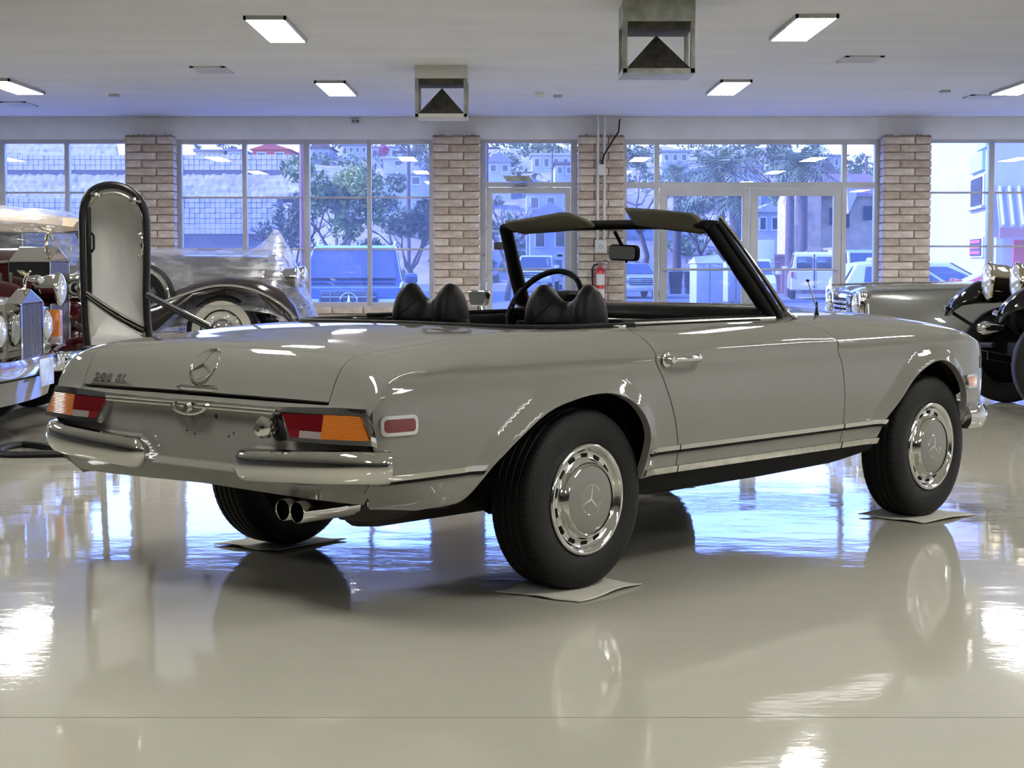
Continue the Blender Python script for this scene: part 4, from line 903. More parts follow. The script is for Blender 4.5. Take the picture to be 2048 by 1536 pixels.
# --- burgundy classic with tall radiator, behind
bu = thing('classic_car', 'burgundy classic car with tall chrome radiator standing behind the ivory saloon', 'car', (-3.33, 13.4, 0))
radiator(bu, 0, 0, .60, .52, 1.13, 1.235, .30, 'vane', nv=16); winged_figure(bu, (-.10, 0, 1.22), .80, 'nickel')
shell(bu, 'bonnet', 'burgundy', [(-2.2, [(0, 1.24), (.30, 1.20), (.52, 1.06), (.54, .60), (0, .60)]), (-1.2, [(0, 1.23), (.22, 1.20), (.42, 1.08), (.46, .60), (0, .60)]), (-.30, [(0, 1.225), (.12, 1.19), (.29, 1.12), (.30, .56), (0, .56)])])
for sg in (-1, 1):
    MB().tube([(-2.2, sg*.54, 1.075), (-1.2, sg*.455, 1.09), (-.30, sg*.30, 1.125)], .012, 8).build('bonnet_moulding', 'chrome', bu)
    MB().box((-1.6, sg*.47-.02, .96), (-.32, sg*.36+.02 if sg > 0 else sg*.40+.02, 1.05), .008).build('bonnet_vent_panel', 'silver_paint', bu)
    F = []
    for x, zt, hw, zc in ((.16, .62, .05, .58), (.12, .74, .14, .55), (.02, .86, .21, .5), (-.15, .97, .25, .45), (-.40, 1.035, .27, .42), (-.8, 1.02, .27, .45), (-1.3, .90, .26, .45), (-1.8, .74, .25, .42)):
        F.append([(x, sg*.63+hw*math.cos(a), zc+(zt-zc)*math.sin(a)) for a in np.linspace(-.15, PI+.15, 15)])
    MB().loft(F, cap=False).build('fender', 'burgundy', bu, smooth=70)
    lamp(bu, (.10, sg*.36, .93), .115, 1, .22); lamp(bu, (.02, sg*.66, 1.0), .035, 1, .12, 'chrome', 'side_lamp')
    wheel(bu, -.42, sg*.70, .36, .18, sg)
MB().box((-.3, -.4, .42), (.02, .4, .56), .02).build('apron', 'burgundy', bu)
bp2 = MB(); P = crom([(-.10, -.90), (.20, -.86), (.30, -.5), (.32, 0), (.30, .5), (.20, .86), (-.10, .90)], 4); bp2.loft([[(x-.03, y, .50), (x, y, .49), (x+.012, y, .44), (x, y, .38), (x-.03, y, .37)] for x, y in P]).build('bumper', 'chrome', bu, smooth=40)
for y in (-.25, .25): MB().box((.31, y-.035, .34), (.36, y+.035, .60), .015).build('overrider', 'chrome', bu)
for y in (.40, .46): lamp(bu, (.20, y, .70), .05, 1, .10)
MB().tube([(.0, .35, .66), (.12, .5, .60), (.18, .62, .52)], .03, 8).build('horn', 'chrome', bu)
# --- big old convertible under a clear sheet
co = thing('vintage_convertible', 'dark brown vintage convertible with tan top and whitewall tyres under clear plastic', 'car', (-2.3, 20.3, 0))
shell(co, 'bonnet', 'brown_paint', [(-2.45, [(0, 1.20), (.35, 1.17), (.58, 1.06), (.66, .60), (0, .60)]), (-1.2, [(0, 1.20), (.25, 1.17), (.45, 1.06), (.50, .55), (0, .55)]), (-.42, [(0, 1.19), (.16, 1.16), (.27, 1.10), (.28, .55), (0, .55)]), (-.36, [(0, 1.10), (.12, 1.08), (.22, 1.0), (.22, .6), (0, .6)])])
shell(co, 'body', 'brown_paint', [(-5.4, [(0, .85), (.5, .83), (.72, .70), (.72, .40), (0, .40)]), (-4.3, [(0, 1.08), (.66, 1.05), (.80, .95), (.80, .42), (0, .42)]), (-2.5, [(0, 1.10), (.66, 1.07), (.76, .96), (.76, .42), (0, .42)]), (-2.4, [(0, 1.10), (.6, 1.06), (.66, .96), (.66, .45), (0, .45)])])
shell(co, 'soft_top', 'tan_canvas', [(-4.75, [(0, 1.30), (.45, 1.27), (.66, 1.15), (.70, 1.03), (0, 1.0)]), (-4.45, [(0, 1.68), (.45, 1.66), (.66, 1.56), (.72, 1.05), (0, 1.0)]), (-4.1, [(0, 1.74), (.45, 1.72), (.66, 1.60), (.69, 1.44), (0, 1.44)]), (-3.3, [(0, 1.70), (.45, 1.68), (.65, 1.58), (.67, 1.45), (0, 1.45)]), (-2.62, [(0, 1.62), (.45, 1.60), (.62, 1.52), (.63, 1.44), (0, 1.44)]), (-2.45, [(0, 1.58), (.42, 1.56), (.58, 1.50), (.58, 1.46), (0, 1.46)])])
for sg in (-1, 1):
    MB().prism([(-4.42, 1.08), (-4.30, 1.38), (-4.1, 1.45), (-3.36, 1.45), (-3.36, 1.08)], sg*.70-.012, sg*.70+.012).build('side_window', 'black_gloss', co)
    MB().prism([(-3.30, 1.08), (-3.30, 1.44), (-2.75, 1.44), (-2.52, 1.08)], sg*.68-.01, sg*.68+.01).build('side_window', 'windscreen', co)
    MB().tube([(-3.33, sg*.71, 1.07), (-3.33, sg*.70, 1.46)], .02, 8).tube([(-2.48, sg*.66, 1.08), (-2.72, sg*.64, 1.47)], .025, 8).build('window_post', 'chrome', co)
    F = []
    for x, zt, hw, zc in ((.02, .50, .05, .48), (-.04, .66, .16, .42), (-.18, .82, .22, .58), (-.42, .93, .24, .80), (-.75, .965, .25, .85), (-1.10, .90, .25, .76), (-1.5, .74, .24, .42), (-2.0, .56, .22, .36), (-2.5, .46, .20, .34)):
        F.append([(x, sg*.72+hw*math.cos(a), zc+(zt-zc)*math.sin(a)) for a in np.linspace(-.1, PI+.1, 15)])
    MB().loft(F, cap=False).build('fender', 'brown_paint', co, smooth=70)
    MB().tube(crom([(.0, sg*.96, .52), (-.2, sg*.96, .70), (-.5, sg*.97, .84), (-.85, sg*.97, .87), (-1.25, sg*.97, .76), (-1.9, sg*.94, .54), (-2.5, sg*.92, .44)], 6), .014, 8).build('fender_bead', 'chrome', co)
    wheel(co, -.80, sg*.84, .385, .19, sg, True, 'chrome'); wheel(co, -4.3, sg*.72, .385, .19, sg, True, 'chrome')
    lamp(co, (-.05, sg*.36, .95), .12, 1, .25)
# spare wheel in the front fender
MB().lathe([(.20, -.08), (.27, -.095), (.34, -.085), (.375, -.05), (.375, .05), (.34, .085), (.27, .095), (.20, .08)], 32, 'y', (-1.70, -.80, .74), closed=True).build('spare_tyre', 'tyre', co, smooth=60)
MB().lathe([(.30, -.10), (.33, -.105), (.345, -.095)], 32, 'y', (-1.70, -.80, .74)).build('spare_ring', 'chrome', co)
radiator(co, -.30, 0, .50, .50, 1.10, 1.20, .12, 'vane', nv=10); MB().tube([(-.34, 0, 1.20), (-.34, 0, 1.32), (-.30, 0, 1.42)], [.03, .02, .004], 8).build('mascot', 'chrome', co)
# the sheet: hangs from roof, bonnet and mascot down the near side and over the nose
fr = np.random.default_rng(11)
def film(name, label, prof, ysg, n=60, m=26):
    G = []
    for i in range(n+1):
        t = i/n; row = []
        x = prof(t)
        for j in range(m+1):
            u = j/m; row.append(x[0]+(x[1]-x[0])*u)
        G.append(row)
    return G
ridge = pchip([-5.2, -4.6, -4.4, -4.1, -3.3, -2.6, -2.35, -2.15, -1.6, -1.0, -.65, -.42, -.33, -.22, 0, .14, .24], [1.0, 1.30, 1.70, 1.76, 1.73, 1.64, 1.45, 1.36, 1.285, 1.255, 1.27, 1.38, 1.45, 1.30, .80, .38, .12])
flankz = pchip([-5.2, -4.4, -2.6, -2.2, -1.6, -.8, -.3, 0, .24], [.30, .40, .42, .40, .30, .62, .58, .38, .04])
flanky = pchip([-5.2, -4.4, -2.6, -1.6, -.8, -.2, .05, .24], [.74, .84, .84, .95, 1.02, .98, .80, .62])
shy = pchip([-5.2, -4.4, -2.6, -2.2, -1.2, -.5, -.33, -.2, .05, .24], [.55, .72, .72, .62, .52, .34, .06, .18, .40, .55]); shz = pchip([-5.2, -4.6, -4.4, -4.1, -2.7, -2.4, -2.2, -1.2, -.5, -.33, -.2, 0, .24], [.9, 1.2, 1.50, 1.64, 1.58, 1.18, 1.14, 1.10, 1.15, 1.43, 1.22, .70, .08])
G = []
for x in np.linspace(-5.2, .24, 130):
    half = []
    P = [(0, float(ridge(x))), (float(shy(x)), float(min(shz(x)+.03, ridge(x)))), (float((shy(x)+flanky(x))/2+.03), float((shz(x)*.42+flankz(x)*.58))), (float(flanky(x)), float(flankz(x)))]
    C = crom(P, 10)
    for k, (y, z) in enumerate(C):
        f = k/len(C); w = .020*f*math.sin(19*x+3*math.sin(5*x)+6*f)+.012*math.sin(8*z+9*x)*f; half.append((x, -y-w*.9, z+.012*math.sin(13*x+4*f)*(1-f)))
    far = [(x, -y, z) for x, y, z in half[1:]]
    G.append(far[::-1]+half)
flm = MB().grid(G).build('plastic_sheet', 'plastic_film', None, smooth=180); flm.location = (-2.3, 20.3, 0)
tag(flm, 'crinkled clear plastic sheet draped over the vintage convertible, peaking over its nose', 'plastic sheet')
# --- hardtop standing upright on a stand
HT = thing('removable_hardtop', 'upright detached hardtop with cream lining and black seals, left behind the convertible', 'hardtop', (-2.33, 10.6, 0))
def hx(px, py, dy=0): Y = 10.6+dy; return ((px-1024)/3628*Y+2.33, dy, 1.134+(521.5-py)/3628*Y)
outl = [(176, 690), (172, 640), (170, 560), (169, 470), (170, 425), (178, 396), (197, 378), (224, 371), (250, 375), (274, 389), (289, 410), (296, 440), (296, 520), (294, 590), (296, 650), (302, 690)]
O3 = crom([hx(*p) for p in outl], 5)
cx_ = hx(234, 560)[0]; cz_ = 1.02
rings = []
for k, (sc, dy) in enumerate(((1.0, 0), (1.0, .05), (.97, .13), (.86, .20), (.6, .235), (.25, .25), (.01, .255))):
    rings.append([(cx_+(x-cx_)*sc, dy, cz_+(z-cz_)*sc) for x, y, z in O3])
MB().grid(rings, closed_v=True).build('roof_shell', 'ivory', HT, smooth=60)
inn = [[(cx_+(x-cx_)*sc, dy, cz_+(z-cz_)*sc-.004) for x, y, z in O3] for sc, dy in ((.90, .012), (.86, .03), (.80, .09), (.6, .14), (.25, .16), (.001, .165))]
MB().grid(inn, closed_v=True).build('headlining', 'lining', HT, smooth=60)
MB().grid([inn[0], [(cx_+(x-cx_)*.97, .0, .62+(z-.62)*.985) for x, y, z in O3]], closed_v=True).build('lining_edge', 'lining', HT, smooth=60)
MB().tube([(x, y-.012, z) for x, y, z in O3], .022, 10, sx=1.2).build('edge_seal', 'seal', HT, smooth=60)
MB().tube([(x, y-.03, z+.004) for x, y, z in O3], .006, 8).build('edge_trim', 'chrome', HT)
MB().tube([(cx_+(x-cx_)*.91, y-.018, .62+(z-.62)*.955) for x, y, z in O3], .007, 8).build('inner_bead', 'chrome_dull', HT)
def rail(name, p, q, r, m, dy0=-.03, dy1=-.03, n=8, bow=.0):
    a = Vector(hx(*p, dy0)); b = Vector(hx(*q, dy1)); P = [tuple(a.lerp(b, t)+Vector((0, 0, -bow*4*t*(1-t)))) for t in np.linspace(0, 1, n)]
    return MB().tube(P, r, 8, sx=1.4).build(name, m, HT, smooth=60)
rail('window_seal', (174, 590), (288, 660), .016, 'seal', bow=.012); rail('window_trim', (174, 583), (288, 652), .008, 'chrome', -.045, -.045, bow=.012); rail('window_bead', (178, 598), (285, 668), .008, 'chrome_dull', -.03, -.03, bow=.012)
rail('side_rail', (296, 592), (420, 657), .014, 'seal', -.05, -.35); rail('side_rail_trim', (296, 586), (420, 650), .008, 'chrome', -.06, -.36)
a_, b_, c_, d_ = hx(300, 600, -.05), hx(418, 660, -.35), hx(400, 700, -.33), hx(302, 700, -.05)
MB().add([a_, b_, c_, d_], [(0, 1, 2, 3)]).build('quarter_glass', 'windscreen', HT, smooth=0)
MB().tube([b_, c_], .012, 8).build('quarter_post', 'seal', HT)
MB().box((hx(182, 500)[0]-.012, -.03, hx(182, 590)[2]), (hx(182, 500)[0]+.012, .0, hx(182, 415)[2]), .004).build('side_channel', 'seal', HT)
MB().box((hx(294, 500)[0]-.01, -.03, hx(294, 590)[2]), (hx(294, 500)[0]+.01, .0, hx(294, 425)[2]), .004).build('side_channel', 'seal', HT)
def grip(px, y0, y1, sx):
    p = hx(px, y0, -.02); q = hx(px, y1, -.02)
    MB().tube([p, (p[0]+sx*.012, p[1]-.035, p[2]-.01), (p[0]+sx*.02, p[1]-.045, (p[2]+q[2])/2), (q[0]+sx*.012, q[1]-.035, q[2]+.01), q], .008, 8).ball(p, .016, 10, 8).ball(q, .016, 10, 8).build('grab_handle', 'chrome', HT)
grip(283, 470, 512, 1)
MB().tube([hx(186, 467, -.02), hx(190, 472, -.05), hx(190, 497, -.05), hx(186, 503, -.02)], .008, 8).build('grab_strap', 'seal', HT)
for px, py in ((197, 392), (274, 402)):
    p = hx(px, py, -.02); MB().box((p[0]-.03, -.05, p[2]-.018), (p[0]+.012, -.005, p[2]+.018), .005).tube([(p[0], -.03, p[2]), (p[0]+.035, -.05, p[2]-.008)], .008, 8).build('latch', 'chrome_dull', HT)
st = thing('hardtop_stand', 'black hoop stand on the floor carrying the upright hardtop', 'stand', (-2.33, 10.6, 0))
MB().tube(crom([(-.30, .0, .02), (-.45, .25, .015), (-.66, .42, .015), (-.72, .15, .015), (-.62, -.15, .015), (-.35, -.16, .02), (-.05, -.05, .02)], 6), .022, 8, sx=1.5).tube([(-.05, -.05, .02), (.25, -.05, .02)], .022, 8).tube([(-.30, 0, .02), (.28, 0, .02)], .022, 8).build('base_hoop', 'rubber', st)
MB().tube([(-.08, .0, .02), (-.08, .04, .30), (-.08, .12, .66)], .02, 8).tube([(.12, .0, .02), (.12, .04, .30), (.12, .12, .66)], .02, 8).box((-.18, -.03, .60), (.24, .14, .63), .006).build('upright', 'rubber', st)
# --- silver saloon on the right, nose to the left
si = thing('silver_saloon', 'silver grey saloon with slatted chrome grille parked behind the black vintage car', 'car', (3.02, 16.6, 0))
shell(si, 'body', 'silver_paint', [(.02, [(0, .86), (.4, .85), (.78, .80), (.82, .70), (.80, .45), (0, .42)]), (.10, [(0, .895), (.45, .89), (.82, .875), (.90, .80), (.90, .45), (0, .40)]), (1.3, [(0, .95), (.5, .94), (.80, .90), (.93, .78), (.93, .40), (0, .35)]), (4.6, [(0, .95), (.5, .94), (.82, .90), (.93, .78), (.93, .40), (0, .35)])])
shell(si, 'cabin', 'silver_paint', [(1.6, [(0, .96), (.5, .95), (.7, .93), (0, .9)]), (2.1, [(0, 1.38), (.45, 1.36), (.60, 1.30), (.72, .93), (0, .9)]), (3.6, [(0, 1.38), (.45, 1.36), (.60, 1.30), (.72, .93), (0, .9)])])
sg_ = MB(); sg_.add([(.0, -.30, .80), (.0, .30, .80), (.06, 0, .90), (.26, -.30, .84), (.26, .30, .84), (.26, 0, .925)], [(0, 1, 2), (3, 5, 4), (0, 2, 5, 3), (1, 4, 5, 2), (0, 3, 4, 1)]).box((-.02, -.33, .45), (.02, -.295, .82)).box((-.02, .295, .45), (.02, .33, .82)); sg_ = sg_.build('grille_shell', 'chrome', si, smooth=0)
for k in range(8): MB().box((-.03, -.295, .47+.04*k), (.005, .295, .492+.04*k), .004).build('slat', 'chrome', sg_)
for sg in (-1, 1):
    bz = MB().box((-.0, min(sg*.50, sg*.84), .62), (.07, max(sg*.50, sg*.84), .87), .02).build('lamp_bezel', 'chrome', si); lamp(bz, (-.01, sg*.67, .745), .10, -1, .05)
    MB().tube([(.05, sg*.85, .905), (.7, sg*.83, .925), (1.3, sg*.81, .93)], .010, 8).build('fender_trim', 'chrome_dull', si); MB().tube([(.12, sg*.925, .52), (4.5, sg*.94, .50)], .016, 8).build('flank_trim', 'chrome', si); wheel(si, .85, sg*.80, .33, .2, sg)
MB().loft([[(x-.05, y, .46), (x-.08, y, .42), (x-.05, y, .36), (x, y, .36), (x, y, .46)] for x, y in crom([(.35, -.97), (.0, -.93), (-.06, -.5), (-.08, 0), (-.06, .5), (.0, .93), (.35, .97)], 4)]).build('bumper', 'chrome', si, smooth=40)
# --- black vintage car at the right edge, nose to the left
bk = thing('vintage_roadster', 'black vintage car with big round headlamps and open fenders cut by the right edge', 'car', (3.47, 13.75, 0))
for sg in (-1, 1):
    yc = sg*.76
    F = []
    for x, zc, hw in ((.0, .765, .05), (.03, .825, .10), (.10, .90, .115), (.20, .965, .12), (.34, 1.01, .125), (.52, 1.02, .125), (.72, .97, .125), (.90, .87, .125), (1.08, .72, .125), (1.3, .52, .13), (1.6, .40, .14)):
        F.append([(x+.03*(1-abs(u)), yc+hw*max(-1, min(1, u*1.15)), zc-.05*u*u-min(.16, x*.5+.02)*max(0, abs(u)-.55)/.45) for u in np.linspace(-1, 1, 17)])
    fo = MB().grid(F).build('fender', 'black_gloss', bk, smooth=70); md = fo.modifiers.new('t', 'SOLIDIFY'); md.thickness = .02
    MB().tube([(-.0, yc-.05, .755), (-.012, yc, .765), (-.0, yc+.05, .755)], .02, 8).build('fender_tip', 'chrome', bk)
    w = wheel(bk, .50, yc+sg*.02, .385, .17, sg, hub='black', rimr=.62)
    lamp(bk, (.225, sg*.40, .975), .142, -1, .30, 'nickel')
    MB().tube([(.42, sg*.40, .84), (.45, sg*.38, .60)], .025, 8).build('lamp_post', 'black', bk); MB().tube([(.02, yc, .74), (.16, yc-sg*.1, .64), (.3, yc-sg*.22, .55)], .014, 8).build('fender_stay', 'black', bk)
MB().box((.62, -.62, .40), (.66, .62, .90)).build('apron', 'black', bk); MB().box((.55, -.33, .45), (.75, .33, 1.14), .02).build('radiator_shell', 'nickel', bk); MB().box((.535, -.29, .50), (.56, .29, 1.08), .01).build('radiator_core', 'black', bk)
MB().box((.75, -.36, .50), (2.2, .36, 1.12), .06).build('bonnet', 'black_gloss', bk); MB().box((.40, -.42, .36), (3.2, .42, .50), .01).build('chassis', 'black', bk)
MB().tube([(.5, -.72, .385), (.48, -.4, .30), (.48, .4, .30), (.5, .72, .385)], .035, 8).build('front_axle', 'black', bk); MB().tube([(.62, -.7, .46), (.62, .7, .44)], .018, 8).build('tie_rod', 'black', bk)
for sg in (-1, 1):
    for k in range(4): MB().tube([(.06, sg*.30, .46-.016*k), (.5, sg*.34, .37-.012*k), (1.0, sg*.36, .46-.016*k)], .012, 6, sx=2.2).build('leaf_spring', 'black', bk)
MB().lathe([(0, -.10), (.03, -.10), (.055, -.06), (.05, -.02), (.02, .10), (0, .10)], 16, 'x', (.20, .16, .62)).build('horn', 'chrome', bk, smooth=50)
MB().tube([(.05, -.5, .52), (.03, 0, .50), (.05, .5, .52)], .018, 8).build('tie_bar', 'black', bk)
# ------------------------------------------------ outside, beyond the glass
mat('bounce_concrete', (.58, .57, .54), .9, noise=.06, nscale=1); mat('asphalt', (0.102, 0.102, 0.105), .9, noise=.18, nscale=.8); mat('earth', (0.272, 0.231, 0.190), .95, noise=.35, nscale=.6, detail=8, bump=.6, bscale=1.5); mat('block_wall', (0.422, 0.367, 0.333), .9, noise=.12, nscale=1.5); mat('block_joint', (0.136, 0.116, 0.109), .95)
mat('scrub_leaf', (.09, .12, .045), .75, noise=.3, nscale=.25, col2=(.17, .19, .075)); mat('leaf_green', (0.136, 0.177, 0.041), .7, noise=.35, nscale=1.5); mat('leaf_dull', (0.095, 0.116, 0.048), .75, noise=.35, nscale=1.5); mat('leaf_yellow', (0.286, 0.313, 0.061), .7, noise=.3, nscale=2); mat('bark', (0.082, 0.061, 0.048), .9, noise=.3, nscale=6); mat('palm_leaf', (0.102, 0.136, 0.048), .65, noise=.3, nscale=3); mat('pole_wood', (0.190, 0.088, 0.054), .9, noise=.3, nscale=4, stretch=(4, 4, .4)); mat('bougainvillea', (0.374, 0.041, 0.095), .7)
mat('stucco_white', (.36, .35, .33), .9, noise=.06, nscale=1.2); mat('stucco_tan', (0.381, 0.292, 0.177), .9, noise=.22, nscale=2.5, detail=6); mat('stucco_red', (0.374, 0.075, 0.048), .9); mat('stucco_grey', (0.306, 0.299, 0.292), .9, noise=.1); mat('roof_brown', (0.136, 0.088, 0.068), .9, noise=.3, nscale=5); mat('roof_grey', (0.190, 0.184, 0.184), .85, noise=.15); mat('roof_metal', (0.306, 0.299, 0.313), .45, .3); mat('window_dark', (0.020, 0.024, 0.034), .1); mat('win_trim', (0.476, 0.476, 0.462), .7)
mat('car_white', (0.476, 0.483, 0.490), .25, 0, .6); mat('car_blue', (0.024, 0.041, 0.095), .18, .2, 1); mat('car_dark', (0.020, 0.022, 0.027), .2, 0, .8); mat('car_red', (0.374, 0.020, 0.020), .2, 0, .8); mat('car_glass', (0.034, 0.041, 0.054), .04, 0, 1); mat('container_red', (0.258, 0.109, 0.088), .7, noise=.15); mat('steel_light', (0.408, 0.422, 0.435), .5); mat('sign_cyan', (0.306, 0.490, 0.476), .6); mat('sign_red', (0.408, 0.034, 0.054), .6)
ZG = -.40
def at(px, py, Y): return ((px-1024)/3628*Y, Y, 1.134+(521.5-py)/3628*Y)
struct('ground', MB().box((-70, YW+.3, ZG-.1), (70, 124, ZG)), 'asphalt', smooth=0)
struct('bounce_apron', MB().box((-20, YW+.30, ZG-.1), (20, YW+3.4, -.05)), 'bounce_concrete', smooth=0)  # unseen pale apron, added to bounce sunlight through the windows onto the ceiling
hillp = pchip([60, 118, 126, 140, 150, 170, 200, 240], [ZG-.1, ZG-.05, 1.4, 6.2, 8.0, 10.3, 13.2, 14])
def hillz(x, y):
    u = x/y*3628+1024
    low = np.clip((u-1560)/160, 0, 1); z = float(hillp(y))-(2.6*low*np.clip((y-130)/70, 0, 1)); left = np.clip((620-u)/60, 0, 1)
    return z*(1-left)+left*min(z, float(hillp(y))) - left*.9*np.clip((y-110)/60, 0, 1)+(.25*math.sin(x*.7+y*.21)+.2*math.sin(x*.31-y*.5))*min(1, max(0, (y-120)/8))
gx = np.linspace(-75, 80, 100); gy = np.concatenate([np.linspace(114, 150, 30), np.linspace(154, 240, 22)])
struct('hillside', MB().grid([[(x*y/150, y, hillz(x*y/150, y)) for y in gy] for x in gx]), 'earth', smooth=60)
# --- stepped block retaining walls
def block_wall(name, px0, px1, pyt, pyb, Y, label, cell=10.3):
    x0, _, zt = at(px0, pyt, Y); x1, _, zb = at(px1, pyb, Y); s = cell/3628*Y
    w = tag(MB().box((x0, Y, zb-1.0), (x1, Y+.5, zt-.01)).build(name, 'block_joint', None, smooth=0), label, 'retaining wall', 'block retaining walls')
    me = MB().box((-s*.47, -.06, -s*.47), (s*.47, .04, s*.47), .012).build('block', 'block_wall', None, smooth=0, fix=False); COL.objects.unlink(me); me = me.data
    nx = int((x1-x0)/s); nz = int((zt-zb)/s); k = 0; rest = MB(); r = np.random.default_rng(int(Y))
    for j in range(nz):
        for i in range(nx):
            p = (x0+s*(i+.5), Y+r.normal(0, .012), zt-s*(j+.5))
            if k < 300: share('block', me, w, p)
            else: rest.box((p[0]-s*.47, Y-.06, p[2]-s*.47), (p[0]+s*.47, Y+.04, p[2]+s*.47))
            k += 1
    if rest.v: tag(rest.build('blocks', 'block_wall', w, smooth=0), kind='stuff')
block_wall('retaining_wall', -30, 565, 396, 470, 60, 'lower tier of the pale block retaining wall across the car park')
block_wall('retaining_wall', -30, 600, 311, 352, 68, 'upper tier of the block retaining wall above the rubble bank')
# banks between and above the tiers
def bank(name, rows):
    r = np.random.default_rng(len(name)); G = []; f = [pchip(range(len(rows)), [q[1] for q in rows])]
    for px in np.linspace(-40, 600, 150):
        ys = [py(px) if callable(py) else py for py, Y in rows]; row = []
        for t in np.linspace(0, len(rows)-1, 14):
            x, y, z = at(px, float(np.interp(t, range(len(rows)), ys)), float(f[0](t))); row.append((x, y+r.normal(0, .06), z+r.normal(0, .02)))
        G.append(row)
    tag(MB().grid(G).build(name, 'earth', None, smooth=75), kind='structure')
bank('rubble_bank', [(398, 60.4), (388, 62), (372, 64.5), (350, 68)])
bank('upper_bank', [(314, 68.3), (lambda p: 306 if p < 240 else 316, 71), (lambda p: 296 if p < 240 else 318, 76), (lambda p: 280+.02*p if p < 240 else 321, 84), (lambda p: 276+.04*p if p < 235 else 322, 90)])
